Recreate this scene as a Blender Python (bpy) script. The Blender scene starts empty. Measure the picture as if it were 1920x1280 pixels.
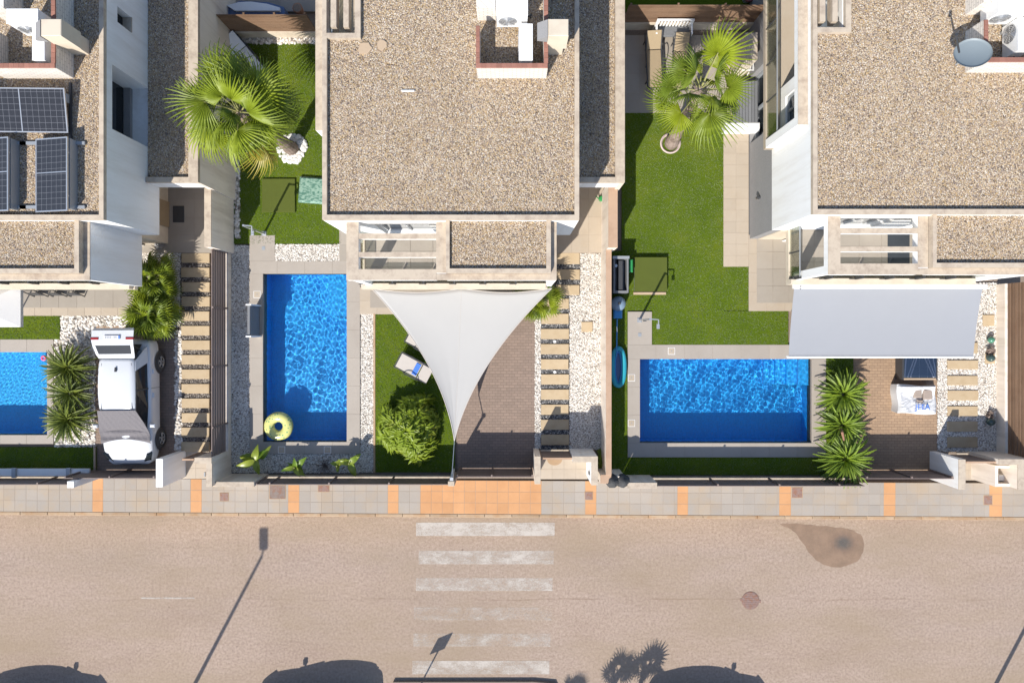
import bpy, math, random
import numpy as np
from mathutils import Vector, Matrix, Euler

sc = bpy.context.scene
COL = sc.collection
rad = math.radians
rnd = random.Random(7)

# ------------------------------------------------------------------ camera, sky, sun, exposure
HC = 24.6          # camera height above the road
FPX = 1280.0       # focal length in pixels of the 1920 px frame
PX, PY = 960.0, 622.0
cam = bpy.data.objects.new('camera', bpy.data.cameras.new('camera'))
COL.objects.link(cam)
cam.location = (0, 0, HC)
cam.data.sensor_width = 36.0
cam.data.lens = 24.0
cam.data.shift_y = -(640.0 - PY) / 1920.0
cam.data.clip_start = 0.5
cam.data.clip_end = 1500.0
sc.camera = cam

SUN_EL = rad(42.5)
SDX, SDY = -0.465, -0.885                # horizontal direction towards the sun
w = bpy.data.worlds.new('World')
sc.world = w
w.use_nodes = True
nt = w.node_tree
sky = nt.nodes.new('ShaderNodeTexSky')
sky.sky_type = 'NISHITA'
sky.sun_disc = False
sky.ozone_density = 3.0
sky.sun_elevation = SUN_EL
sky.sun_rotation = math.atan2(SDX, SDY)
nt.links.new(sky.outputs[0], nt.nodes['Background'].inputs[0])
nt.nodes['Background'].inputs[1].default_value = 0.13
sl = bpy.data.lights.new('sun', 'SUN')
sl.energy = 4.7
sl.angle = rad(0.5)
sl.color = (1.0, 0.95, 0.87)
sl.cycles.is_caustics_light = True
so = bpy.data.objects.new('sun', sl)
COL.objects.link(so)
so.location = (-20, -40, 40)
so.rotation_euler = Vector((SDX, SDY, math.tan(SUN_EL) * math.hypot(SDX, SDY))).to_track_quat('Z', 'Y').to_euler()
sc.view_settings.view_transform = 'Standard'
sc.view_settings.look = 'None'
sc.view_settings.gamma = 1.0
sc.view_settings.use_curve_mapping = False
sc.view_settings.exposure = 0.52
sc.render.engine = 'CYCLES'
sc.cycles.max_bounces = 8
sc.cycles.transparent_max_bounces = 12
sc.cycles.use_denoising = True

# ------------------------------------------------------------------ helpers
def K(z): return (HC - z) / FPX
def X(px, z=0.15): return (px - PX) * K(z)
def Y(py, z=0.15): return (PY - py) * K(z)

WM = {}
class MB:
    def __init__(self): self.v = []; self.f = []
    def add(self, v, f):
        n = len(self.v); self.v += [tuple(p) for p in v]; self.f += [tuple(i + n for i in q) for q in f]; return self
    def box(self, x0, x1, y0, y1, z0, z1):
        if x0 > x1: x0, x1 = x1, x0
        if y0 > y1: y0, y1 = y1, y0
        v = [(x0, y0, z0), (x1, y0, z0), (x1, y1, z0), (x0, y1, z0), (x0, y0, z1), (x1, y0, z1), (x1, y1, z1), (x0, y1, z1)]
        return self.add(v, [(3, 2, 1, 0), (4, 5, 6, 7), (0, 1, 5, 4), (1, 2, 6, 5), (2, 3, 7, 6), (3, 0, 4, 7)])
    def cbox(self, x0, x1, y0, y1, z0, z1, c=0.01):
        if x0 > x1: x0, x1 = x1, x0
        if y0 > y1: y0, y1 = y1, y0
        v = [(x0, y0, z0), (x1, y0, z0), (x1, y1, z0), (x0, y1, z0), (x0, y0, z1 - c), (x1, y0, z1 - c), (x1, y1, z1 - c), (x0, y1, z1 - c),
             (x0 + c, y0 + c, z1), (x1 - c, y0 + c, z1), (x1 - c, y1 - c, z1), (x0 + c, y1 - c, z1)]
        return self.add(v, [(3, 2, 1, 0), (0, 1, 5, 4), (1, 2, 6, 5), (2, 3, 7, 6), (3, 0, 4, 7),
                            (4, 5, 9, 8), (5, 6, 10, 9), (6, 7, 11, 10), (7, 4, 8, 11), (8, 9, 10, 11)])
    def prism(self, pts, z0, z1):
        n = len(pts)
        v = [(p[0], p[1], z0) for p in pts] + [(p[0], p[1], z1) for p in pts]
        f = [tuple(range(n - 1, -1, -1)), tuple(range(n, 2 * n))] + [(i, (i + 1) % n, (i + 1) % n + n, i + n) for i in range(n)]
        return self.add(v, f)
    def bar(self, a, b, wd, th=None, up=(0, 0, 1)):
        a = Vector(a); b = Vector(b); th = th or wd
        d = (b - a).normalized(); up = Vector(up)
        if abs(d.dot(up)) > .98: up = Vector((0, 1, 0))
        s = d.cross(up).normalized() * wd / 2; t = s.cross(d).normalized() * th / 2
        v = [a - s - t, a + s - t, a + s + t, a - s + t, b - s - t, b + s - t, b + s + t, b - s + t]
        return self.add(v, [(0, 1, 2, 3), (7, 6, 5, 4), (0, 4, 5, 1), (1, 5, 6, 2), (2, 6, 7, 3), (3, 7, 4, 0)])
    def tube(self, pts, r, n=8, caps=True):
        pts = [Vector(p) for p in pts]
        rs = r if isinstance(r, (list, tuple)) else [r] * len(pts)
        base = len(self.v)
        for i, p in enumerate(pts):
            d = (pts[min(i + 1, len(pts) - 1)] - pts[max(i - 1, 0)]).normalized()
            up = Vector((0, 0, 1)) if abs(d.z) < .9 else Vector((0, 1, 0))
            s = d.cross(up).normalized(); t = s.cross(d).normalized()
            for k in range(n):
                a = 2 * math.pi * k / n
                self.v.append(tuple(p + (s * math.cos(a) + t * math.sin(a)) * rs[i]))
        for i in range(len(pts) - 1):
            for k in range(n):
                a = base + i * n + k; b = base + i * n + (k + 1) % n
                self.f.append((a, b, b + n, a + n))
        if caps:
            self.f.append(tuple(base + k for k in range(n - 1, -1, -1)))
            e = base + (len(pts) - 1) * n
            self.f.append(tuple(e + k for k in range(n)))
        return self
    def lathe(self, prof, cx, cy, n=20):
        base = len(self.v)
        for (r, z) in prof:
            for k in range(n):
                a = 2 * math.pi * k / n
                self.v.append((cx + r * math.cos(a), cy + r * math.sin(a), z))
        for i in range(len(prof) - 1):
            for k in range(n):
                a = base + i * n + k; b = base + i * n + (k + 1) % n
                self.f.append((a, b, b + n, a + n))
        self.f.append(tuple(base + k for k in range(n - 1, -1, -1)))
        e = base + (len(prof) - 1) * n
        self.f.append(tuple(e + k for k in range(n)))
        return self
    def torus(self, c, R, r, n=40, m=14, sz=1.0):
        base = len(self.v)
        for i in range(n):
            a = 2 * math.pi * i / n
            for j in range(m):
                b = 2 * math.pi * j / m
                q = R + r * math.cos(b)
                self.v.append((c[0] + q * math.cos(a), c[1] + q * math.sin(a), c[2] + r * sz * math.sin(b)))
        for i in range(n):
            for j in range(m):
                self.f.append((base + i * m + j, base + ((i + 1) % n) * m + j, base + ((i + 1) % n) * m + (j + 1) % m, base + i * m + (j + 1) % m))
        return self
    def cells(self, axis, p0, p1, a0, a1, b0, b1, holes):
        """a slab between p0 and p1 on axis, spanning a x b, with rectangular holes (a0,a1,b0,b1)"""
        A = sorted({a0, a1} | {max(a0, min(a1, h[i])) for h in holes for i in (0, 1)})
        B = sorted({b0, b1} | {max(b0, min(b1, h[i])) for h in holes for i in (2, 3)})
        for i in range(len(A) - 1):
            j = 0
            while j < len(B) - 1:
                def hole(jj):
                    ca = (A[i] + A[i + 1]) / 2; cb = (B[jj] + B[jj + 1]) / 2
                    return any(h[0] < ca < h[1] and h[2] < cb < h[3] for h in holes)
                if hole(j): j += 1; continue
                e = j
                while e + 1 < len(B) - 1 and not hole(e + 1): e += 1
                lo, hi = B[j], B[e + 1]
                if axis == 'x': self.box(p0, p1, A[i], A[i + 1], lo, hi)
                elif axis == 'y': self.box(A[i], A[i + 1], p0, p1, lo, hi)
                else: self.box(A[i], A[i + 1], lo, hi, p0, p1)
                j = e + 1
        return self

def link(o, parent=None):
    COL.objects.link(o)
    if parent is not None:
        o.parent = parent
        o.matrix_parent_inverse = WM.get(parent.name, Matrix()).inverted()
    WM[o.name] = Matrix()
    return o

def mesh_of(name, mb, mat, smooth=False):
    me = bpy.data.meshes.new(name)
    me.from_pydata(mb.v, [], mb.f)
    if mat:
        for m in (mat if isinstance(mat, (list, tuple)) else [mat]): me.materials.append(m)
    if smooth: me.polygons.foreach_set('use_smooth', [True] * len(me.polygons))
    me.update()
    return me

def obj(name, mb, mat, parent=None, smooth=False, label=None, cat=None, group=None, kind=None):
    o = bpy.data.objects.new(name, mesh_of(name, mb, mat, smooth))
    link(o, parent)
    tag(o, label, cat, group, kind)
    return o

def tag(o, label=None, cat=None, group=None, kind=None):
    if label: o['label'] = label
    if cat: o['category'] = cat
    if group: o['group'] = group
    if kind: o['kind'] = kind
    return o

def thing(name, label, cat, loc=(0, 0, 0), group=None):
    o = bpy.data.objects.new(name, None)
    o.empty_display_size = 0.2
    COL.objects.link(o)
    o.location = loc
    WM[o.name] = Matrix.Translation(loc)
    return tag(o, label, cat, group)

def at(o, loc=(0, 0, 0), rot=(0, 0, 0), scale=(1, 1, 1)):
    o.location = loc; o.rotation_euler = rot; o.scale = scale
    return o

def inst(name, me, parent, loc=(0, 0, 0), rot=(0, 0, 0), scale=(1, 1, 1)):
    o = bpy.data.objects.new(name, me)
    link(o, parent)
    return at(o, loc, rot, scale)

_blocks = {}
def block(name, x0, x1, y0, y1, z0, z1, mat, parent, c=0.006):
    """one piece (tile, slab, plank): alike pieces share mesh data"""
    dx, dy, dz = round(abs(x1 - x0), 3), round(abs(y1 - y0), 3), round(abs(z1 - z0), 3)
    key = (name, dx, dy, dz, mat.name, c)
    if key not in _blocks:
        _blocks[key] = mesh_of(name, MB().cbox(-dx / 2, dx / 2, -dy / 2, dy / 2, -dz / 2, dz / 2, c), mat)
    return inst(name, _blocks[key], parent, ((x0 + x1) / 2, (y0 + y1) / 2, (z0 + z1) / 2))

def copy_tree(o, parent=None):
    c = o.copy(); COL.objects.link(c)
    if parent is not None: c.parent = parent
    for ch in list(o.children): copy_tree(ch, c)
    return c

# ------------------------------------------------------------------ materials
def s2l(r, g, b):
    f = lambda c: (c / 255 / 12.92) if c / 255 <= .04045 else ((c / 255 + .055) / 1.055) ** 2.4
    return (f(r), f(g), f(b))
def P(r, g, b, k=1.8):
    """base colour of a sunlit surface that shows as r,g,b in the picture"""
    return tuple(min(.85, c / k) for c in s2l(r, g, b))

class N:
    def __init__(self, name):
        self.m = bpy.data.materials.new(name); self.m.use_nodes = True
        self.t = self.m.node_tree; self.b = self.t.nodes['Principled BSDF']; self.out = self.t.nodes['Material Output']
        self._pos = None
    def n(self, t, **kw):
        x = self.t.nodes.new(t)
        for k, v in kw.items(): setattr(x, k, v)
        return x
    def l(self, a, b): self.t.links.new(a, b)
    def pos(self):
        if not self._pos:
            self._pos = self.n('ShaderNodeNewGeometry').outputs['Position']
        return self._pos
    def objco(self): return self.n('ShaderNodeTexCoord').outputs['Object']
    def noise(self, scale, detail=4, co=None, rough=.6, stretch=None):
        x = self.n('ShaderNodeTexNoise'); x.inputs['Scale'].default_value = scale; x.inputs['Detail'].default_value = detail; x.inputs['Roughness'].default_value = rough
        co = co or self.pos()
        if stretch:
            mp = self.n('ShaderNodeMapping'); mp.inputs['Scale'].default_value = stretch; self.l(co, mp.inputs[0]); co = mp.outputs[0]
        self.l(co, x.inputs['Vector']); return x.outputs['Fac']
    def ramp(self, fac, stops):
        r = self.n('ShaderNodeValToRGB'); e = r.color_ramp.elements
        e[0].position, e[0].color = stops[0][0], (*stops[0][1], 1)
        e[1].position, e[1].color = stops[-1][0], (*stops[-1][1], 1)
        for p, c in stops[1:-1]:
            q = e.new(p); q.color = (*c, 1)
        self.l(fac, r.inputs[0]); return r.outputs[0]
    def mix(self, fac, a, b, mode='MIX'):
        x = self.n('ShaderNodeMix', data_type='RGBA', blend_type=mode)
        for s, v in ((x.inputs[0], fac), (x.inputs[6], a), (x.inputs[7], b)):
            if isinstance(v, (int, float)): s.default_value = v
            elif isinstance(v, tuple): s.default_value = (*v, 1)
            else: self.l(v, s)
        return x.outputs[2]
    def math(self, op, a, b=0.0):
        x = self.n('ShaderNodeMath', operation=op)
        for s, v in ((x.inputs[0], a), (x.inputs[1], b)):
            if isinstance(v, (int, float)): s.default_value = v
            else: self.l(v, s)
        return x.outputs[0]
    def bump(self, h, strength=.3, dist=.01):
        x = self.n('ShaderNodeBump'); x.inputs['Strength'].default_value = strength; x.inputs['Distance'].default_value = dist
        self.l(h, x.inputs['Height']); self.l(x.outputs[0], self.b.inputs['Normal']); return x
    def base(self, c):
        if isinstance(c, tuple): self.b.inputs['Base Color'].default_value = (*c, 1)
        else: self.l(c, self.b.inputs['Base Color'])
    def rough(self, r):
        self.b.inputs['Roughness'].default_value = r
        if r >= .7: self.b.inputs['Specular IOR Level'].default_value = .12

def sc3(c, k): return tuple(min(.9, x * k) for x in c)

def surf(name, c, var=.15, scale=3.0, fine=60.0, fvar=.12, rough=.8, bump=.2, bd=.004, objvar=0.0, metal=0.0, dirt=None, dirt_amt=0.0, dirt_scale=1.3, streak=False):
    """plain material: large mottling, fine grain, optional per-piece tone and dirt stains"""
    n = N(name)
    col = n.mix(n.noise(scale, 5), sc3(c, 1 - var), sc3(c, 1 + var))
    g = n.noise(fine, 3)
    col = n.mix(g, n.mix(fvar, col, (0, 0, 0)), n.mix(fvar, col, (1, 1, 1)))
    if dirt:
        col = n.mix(n.math('MULTIPLY', n.ramp(n.noise(dirt_scale, 8, rough=.7, stretch=(2.2, 2.2, .22) if streak else None), [(.45, (0, 0, 0)), (.7, (1, 1, 1))]), dirt_amt), col, dirt)
    if objvar:
        r = n.n('ShaderNodeObjectInfo').outputs['Random']
        col = n.mix(1.0, col, n.ramp(r, [(0, (1 - objvar,) * 3), (1, (1,) * 3)]), 'MULTIPLY')
    n.base(col); n.rough(rough); n.b.inputs['Metallic'].default_value = metal
    if bump: n.bump(g, bump, bd)
    return n.m

M = {}
M['white'] = surf('white_render', (.78, .78, .77), .03, 1.2, 150, .02, .9, .15, .002, dirt=(.55, .51, .45), dirt_amt=.4, streak=True)
M['cream'] = surf('cream_render', P(234, 220, 198, 1.45), .04, 1.0, 120, .03, .9, .15, .002, dirt=P(190, 165, 140), dirt_amt=.3)
M['cap'] = surf('coping_stone', P(224, 206, 182, 1.6), .08, 4, 70, .08, .85, .2, .003, dirt=P(168, 146, 132), dirt_amt=.6, dirt_scale=3.5)
M['wallcap'] = surf('salmon_coping', P(222, 184, 152), .1, 3, 70, .07, .85, .2, .003, dirt=P(180, 140, 110), dirt_amt=.4)
M['boundary'] = surf('warm_render', (.76, .67, .57), .05, 1.2, 120, .04, .9, .2, .003, dirt=P(190, 165, 140, 1.5), dirt_amt=.45, streak=True)
M['cladding'] = surf('grey_cladding', P(168, 166, 166), .1, 2, 40, .12, .8, .3, .004)
M['redcap'] = surf('brick_coping', P(196, 128, 104), .15, 8, 60, .1, .85, .3, .004, objvar=.25)
M['soil'] = surf('dry_soil', P(150, 122, 92), .25, 2, 30, .2, .95, .4, .02)
M['brownmetal'] = surf('brown_metal', (.20, .145, .125), .12, 2, 60, .05, .55, .05, .001, objvar=.2)
M['brownwood'] = surf('brown_boards', P(160, 120, 84), .16, 2, 50, .1, .7, .2, .003, objvar=.22, dirt=P(120, 84, 62), dirt_amt=.4)
M['tile'] = surf('beige_tile', P(202, 190, 174), .05, 2, 90, .05, .6, .1, .002, objvar=.12, dirt=P(165, 150, 134), dirt_amt=.2)
M['creamtile'] = surf('cream_tile', P(224, 206, 182), .05, 2, 90, .05, .6, .1, .002, objvar=.08, dirt=P(205, 180, 150), dirt_amt=.3)
M['coping'] = surf('pool_coping', P(206, 194, 180), .05, 1.5, 90, .04, .6, .1, .002, objvar=.08, dirt=P(175, 160, 145), dirt_amt=.25)
M['grout'] = surf('grout', P(192, 174, 154), .1, 4, 60, .08, .9, .2, .002)
M['slab'] = surf('sand_slab', P(236, 210, 170, 1.75), .06, 3, 80, .06, .75, .2, .003, objvar=.1, dirt=P(205, 172, 126), dirt_amt=.35, dirt_scale=4)
M['pavtile'] = surf('pavement_tile', P(200, 188, 174), .06, 2, 60, .1, .8, .25, .003, objvar=.09, dirt=P(216, 192, 162), dirt_amt=.8, dirt_scale=.8)
M['orangetile'] = surf('orange_tile', P(248, 184, 124), .08, 3, 60, .07, .8, .25, .003, objvar=.1, dirt=P(225, 165, 115), dirt_amt=.4)
M['kerb'] = surf('kerb_stone', P(222, 190, 152), .1, 3, 60, .1, .85, .25, .004, objvar=.22, dirt=P(205, 150, 95), dirt_amt=.7, dirt_scale=2.2)
M['whitemetal'] = surf('white_metal', (.78, .78, .77), .03, 3, 80, .01, .4, 0)
M['greymetal'] = surf('grey_metal', (.33, .35, .37), .06, 3, 80, .02, .4, 0, metal=.3)
M['alu'] = surf('aluminium', (.55, .56, .57), .05, 4, 80, .02, .35, 0, metal=.7)
M['dark'] = surf('dark_plastic', (.02, .021, .025), .2, 4, 80, .05, .5, .05)
M['black'] = surf('black_rubber', (.012, .012, .013), .2, 4, 80, .1, .75, .1)
M['rust'] = surf('rusty_iron', P(140, 88, 62), .35, 14, 60, .25, .85, .5, .006, dirt=P(176, 110, 66), dirt_amt=.8, dirt_scale=9)
M['rustlid'] = surf('weathered_lid', P(140, 122, 110), .25, 7, 60, .15, .8, .3, .004, dirt=P(170, 105, 70), dirt_amt=.8, dirt_scale=4)
M['terracotta'] = surf('terracotta', P(200, 140, 104), .12, 6, 60, .1, .8, .2)
M['bark'] = surf('palm_bark', P(160, 122, 92), .35, 9, 50, .3, .95, .6, .03, dirt=P(110, 84, 66), dirt_amt=.8, dirt_scale=6)
M['wooddoor'] = surf('oak_door', P(188, 158, 112), .2, 3, 60, .12, .5, .1)
M['deckgrey'] = surf('grey_deck_boards', P(140, 142, 146), .12, 3, 50, .12, .8, .2, objvar=.2)
M['greenplastic'] = surf('green_plastic', (.01, .22, .05), .1, 5, 60, .03, .4, 0)
M['blueplastic'] = surf('blue_plastic', (.03, .22, .5), .1, 5, 60, .03, .4, 0)
M['redlens'] = surf('red_lens', (.25, .008, .01), .1, 5, 60, .02, .2, 0)
M['pink'] = surf('pink_plastic', (.7, .1, .25), .1, 5, 60, .03, .4, 0)
M['darkglass'] = surf('dark_glass', (.012, .016, .02), .1, 3, 60, .01, .04, 0)
M['winglass'] = surf('grey_window_glass', (.05, .06, .065), .1, 3, 60, .01, .05, 0)
M['teal'] = surf('turquoise_rubber', (.01, .3, .38), .08, 5, 60, .03, .4, 0)
M['petrol'] = surf('slate_blue_pvc', (.07, .12, .24), .1, 5, 60, .03, .45, 0)
M['carpaint'] = surf('white_car_paint', (.56, .575, .60), .01, 1, 60, .005, .18, 0)
M['carpaint2'] = surf('grey_car_paint', (.2, .22, .25), .01, 1, 60, .005, .2, 0)
M['cloth'] = surf('grey_blanket', P(132, 124, 128, 2.3), .3, 26, 160, .14, .95, .6, .006)
M['towelblue'] = surf('blue_towel', (.03, .16, .6), .2, 18, 150, .1, .95, .3)
M['padwhite'] = surf('pale_sling', P(226, 217, 208, 1.6), .04, 6, 200, .04, .8, .2, .002)
M['padtan'] = surf('tan_sling', P(192, 168, 130), .06, 6, 200, .08, .8, .2, .002)
M['planksun'] = surf('sun_bleached_timber', P(226, 196, 160), .12, 8, 60, .1, .8, .2)

def grass_mat():
    n = N('artificial_grass')
    c = n.ramp(n.noise(.8, 7, rough=.65), [(.25, P(86, 118, 22)), (.5, P(106, 134, 28)), (.75, P(132, 148, 40))])
    f = n.noise(95, 3, stretch=(1, .35, 1))
    c = n.mix(n.ramp(f, [(.3, (0, 0, 0)), (.7, (1, 1, 1))]), n.mix(.28, c, (0, 0, 0)), n.mix(.2, c, P(160, 170, 40)))
    n.base(c); n.rough(.95); n.bump(f, .8, .02)
    return n.m
M['grass'] = grass_mat()
M['blade'] = surf('grass_blade', P(118, 146, 26), .2, 1.2, 30, .2, .8, 0, objvar=.0)

def pebble_mat(name, stops):
    n = N(name)
    a = n.n('ShaderNodeAttribute', attribute_type='INSTANCER', attribute_name='tone')
    c = n.ramp(a.outputs['Fac'], stops)
    c = n.mix(n.noise(1.0, 4), n.mix(.14, c, (0, 0, 0)), n.mix(.06, c, (1, 1, 1)))
    n.base(c); n.rough(.85)
    return n.m
def gravel_base(name, stops, scale):
    n = N(name)
    v = n.n('ShaderNodeTexVoronoi'); v.inputs['Scale'].default_value = scale; n.l(n.pos(), v.inputs['Vector'])
    sp = n.n('ShaderNodeSeparateColor'); n.l(v.outputs['Color'], sp.inputs[0])
    c = n.ramp(sp.outputs[0], stops)
    n.base(n.mix(.3, c, (0, 0, 0))); n.rough(.95)
    n.bump(v.outputs['Distance'], 1.0, .03).invert = True
    return n.m
ROOFT = [(0, P(118, 106, 104, 1.6)), (.12, P(160, 142, 130, 1.6)), (.26, P(200, 174, 148, 1.6)), (.42, P(220, 194, 152, 1.6)), (.54, P(208, 186, 170, 1.6)), (.66, P(218, 182, 120, 1.6)), (.82, P(232, 214, 188, 1.6)), (1, P(248, 238, 222, 1.5))]
WHITET = [(0, P(150, 134, 124)), (.1, P(214, 200, 184)), (.4, P(246, 236, 222, 1.45)), (1, P(255, 252, 246, 1.25))]
DARKT = [(0, (.03, .031, .034)), (.4, (.085, .085, .09)), (.75, (.17, .168, .165)), (1, (.5, .48, .46))]
WINGT = [(0, P(92, 84, 80)), (.35, P(126, 116, 108)), (.7, P(160, 146, 132)), (.9, P(196, 184, 168)), (1, P(235, 226, 214))]
M['p_roof'] = pebble_mat('roof_pebble', ROOFT); M['b_roof'] = gravel_base('roof_gravel_bed', ROOFT, 34)
M['p_white'] = pebble_mat('white_pebble', WHITET); M['b_white'] = gravel_base('white_pebble_bed', WHITET, 34)
M['p_dark'] = pebble_mat('dark_pebble', DARKT); M['b_dark'] = gravel_base('dark_gravel_bed', DARKT, 34)
M['p_wing'] = pebble_mat('grey_pebble', WINGT); M['b_wing'] = gravel_base('grey_gravel_bed', WINGT, 26)

def road_mat():
    n = N('dusty_asphalt')
    c = n.ramp(n.noise(.22, 7, rough=.65), [(.3, P(188, 163, 144)), (.5, P(197, 170, 148)), (.7, P(204, 176, 152))])
    lanes = n.noise(.9, 5, stretch=(.06, 1.0, 1))
    c = n.mix(n.ramp(lanes, [(.35, (0, 0, 0)), (.75, (.5, .5, .5))]), c, P(206, 176, 146))
    sp = n.n('ShaderNodeSeparateXYZ'); n.l(n.pos(), sp.inputs[0])
    d = n.math('ABSOLUTE', n.math('ADD', sp.outputs['Y'], 6.9))
    edge = n.n('ShaderNodeMapRange'); edge.inputs['From Min'].default_value = 1.1; edge.inputs['From Max'].default_value = .0; n.l(d, edge.inputs['Value'])
    c = n.mix(n.math('MULTIPLY', edge.outputs[0], n.math('ADD', n.noise(.7, 5, stretch=(.3, 1, 1)), .3)), c, P(216, 180, 138))
    g = n.noise(11, 6, rough=.9); g2 = n.noise(90, 2); g3 = n.noise(13, 2)
    c = n.mix(n.ramp(g3, [(.4, (0, 0, 0)), (.6, (.5, .5, .5))]), c, n.mix(.5, c, P(206, 166, 156)))
    c = n.mix(n.ramp(g, [(.38, (0, 0, 0)), (.62, (1, 1, 1))]), n.mix(.34, c, (0, 0, 0)), n.mix(.14, c, (1, 1, 1)))
    c = n.mix(n.ramp(g2, [(.36, (0, 0, 0)), (.64, (1, 1, 1))]), n.mix(.3, c, (0, 0, 0)), n.mix(.14, c, (1, 1, 1)))
    dk = n.noise(.55, 6, stretch=(.5, 1, 1), rough=.7)
    c = n.mix(n.ramp(dk, [(.5, (0, 0, 0)), (.8, (.35, .35, .35))]), c, P(150, 128, 118))
    jd = n.math('ABSOLUTE', n.math('ADD', n.math('ADD', sp.outputs['Y'], -Y(1123, 0)), n.math('MULTIPLY', n.math('ADD', n.noise(.35, 3), -.5), .25)))
    jn = n.n('ShaderNodeMapRange'); jn.inputs['From Min'].default_value = .035; jn.inputs['From Max'].default_value = .005; n.l(jd, jn.inputs['Value'])
    c = n.mix(n.math('MULTIPLY', jn.outputs[0], n.ramp(n.noise(.5, 4, stretch=(1, .1, 1)), [(.45, (0, 0, 0)), (.6, (.5, .5, .5))])), c, P(150, 128, 112))
    vo = n.n('ShaderNodeTexVoronoi', feature='DISTANCE_TO_EDGE'); vo.inputs['Scale'].default_value = .16
    wp = n.n('ShaderNodeVectorMath', operation='ADD'); wn = n.n('ShaderNodeTexNoise'); wn.inputs['Scale'].default_value = .9; wn.inputs['Detail'].default_value = 5; n.l(n.pos(), wn.inputs['Vector'])
    ws = n.n('ShaderNodeVectorMath', operation='SCALE'); ws.inputs['Scale'].default_value = 1.6; n.l(wn.outputs['Color'], ws.inputs[0]); n.l(n.pos(), wp.inputs[0]); n.l(ws.outputs[0], wp.inputs[1]); n.l(wp.outputs[0], vo.inputs['Vector'])
    ck = n.n('ShaderNodeMapRange'); ck.inputs['From Min'].default_value = .006; ck.inputs['From Max'].default_value = .001; n.l(vo.outputs['Distance'], ck.inputs['Value'])
    c = n.mix(n.math('MULTIPLY', ck.outputs[0], n.ramp(n.noise(.3, 3), [(.5, (0, 0, 0)), (.62, (.16, .16, .16))])), c, P(130, 110, 98))
    sv = n.n('ShaderNodeTexVoronoi'); sv.inputs['Scale'].default_value = 1.1; n.l(n.pos(), sv.inputs['Vector'])
    sk = n.n('ShaderNodeMapRange'); sk.inputs['From Min'].default_value = .05; sk.inputs['From Max'].default_value = .03; n.l(sv.outputs['Distance'], sk.inputs['Value'])
    ss_ = n.n('ShaderNodeSeparateColor'); n.l(sv.outputs['Color'], ss_.inputs[0])
    c = n.mix(n.math('MULTIPLY', sk.outputs[0], .45), c, n.ramp(ss_.outputs[0], [(.45, P(110, 92, 82)), (.6, P(230, 214, 196))]))
    bl = n.noise(.5, 6, rough=.65, stretch=(.35, 1, 1))
    c = n.mix(n.ramp(bl, [(.42, (0, 0, 0)), (.72, (.75, .75, .75))]), c, P(184, 168, 146))
    c = n.mix(1.0, c, (1.02, .955, .88), 'MULTIPLY')
    n.base(c); n.rough(.9); n.bump(g2, .35, .006)
    return n.m
M['road'] = road_mat()

def worn_paint(name, c, keep, seed):
    n = N(name)
    k = n.noise(2.4, 8, rough=.75, co=n.pos(), stretch=(.55, 1, 1)); k2 = n.noise(28, 4, rough=.8)
    v = n.math('ADD', n.math('MULTIPLY', k, .65), n.math('MULTIPLY', k2, .35))
    a = n.ramp(v, [(keep - .07, (0, 0, 0)), (keep + .12, (.8, .8, .8))])
    n.base(c); n.rough(.8)
    n.l(a, n.b.inputs['Alpha'])
    return n.m
M['paint'] = [worn_paint('worn_white_paint_%d' % i, P(238, 228, 216, 1.6), k, i) for i, k in enumerate((.42, .455, .475, .535, .52, .45))]

def damp_mat():
    n = N('damp_stain')
    ob = n.objco()
    g = n.n('ShaderNodeVectorMath', operation='LENGTH')
    mp = n.n('ShaderNodeMapping'); mp.inputs['Location'].default_value = (-.62, -.28, 0); mp.inputs['Scale'].default_value = (1.5, 1.9, 1); n.l(ob, mp.inputs[0]); n.l(mp.outputs[0], g.inputs[0])
    c = n.ramp(n.math('ADD', g.outputs['Value'], n.math('MULTIPLY', n.noise(9, 4), .3)), [(.35, P(84, 72, 56)), (.75, P(158, 118, 80)), (1, P(172, 132, 92))])
    g2 = n.noise(110, 3)
    c = n.mix(g2, n.mix(.2, c, (0, 0, 0)), n.mix(.12, c, (1, 1, 1)))
    n.base(c); n.rough(.6)
    n.l(n.ramp(n.noise(2.0, 5), [(.2, (.45, .45, .45)), (.6, (.92, .92, .92))]), n.b.inputs['Alpha'])
    return n.m
M['damp'] = damp_mat()

def drive_mat(name, c, groutc):
    n = N(name)
    br = n.n('ShaderNodeTexBrick'); br.offset = .5
    br.inputs['Scale'].default_value = 1.0
    br.inputs['Brick Width'].default_value = .2; br.inputs['Row Height'].default_value = .1
    br.inputs['Mortar Size'].default_value = .008; br.inputs['Mortar Smooth'].default_value = .3; br.inputs['Bias'].default_value = 0
    br.inputs['Color1'].default_value = (*sc3(c, .9), 1); br.inputs['Color2'].default_value = (*sc3(c, 1.1), 1); br.inputs['Mortar'].default_value = (*groutc, 1)
    n.l(n.pos(), br.inputs['Vector'])
    col = n.mix(n.noise(1.1, 5), n.mix(.12, br.outputs['Color'], (0, 0, 0)), n.mix(.06, br.outputs['Color'], P(230, 200, 170)))
    g = n.noise(70, 3)
    col = n.mix(g, n.mix(.1, col, (0, 0, 0)), n.mix(.08, col, (1, 1, 1)))
    n.base(col); n.rough(.85); n.bump(br.outputs['Fac'], .6, .008).invert = True
    return n.m
M['drive'] = drive_mat('brown_block_paving', P(176, 150, 132), P(148, 124, 106))
M['drive2'] = drive_mat('sand_block_paving', P(204, 168, 132), P(172, 136, 104))

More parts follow.
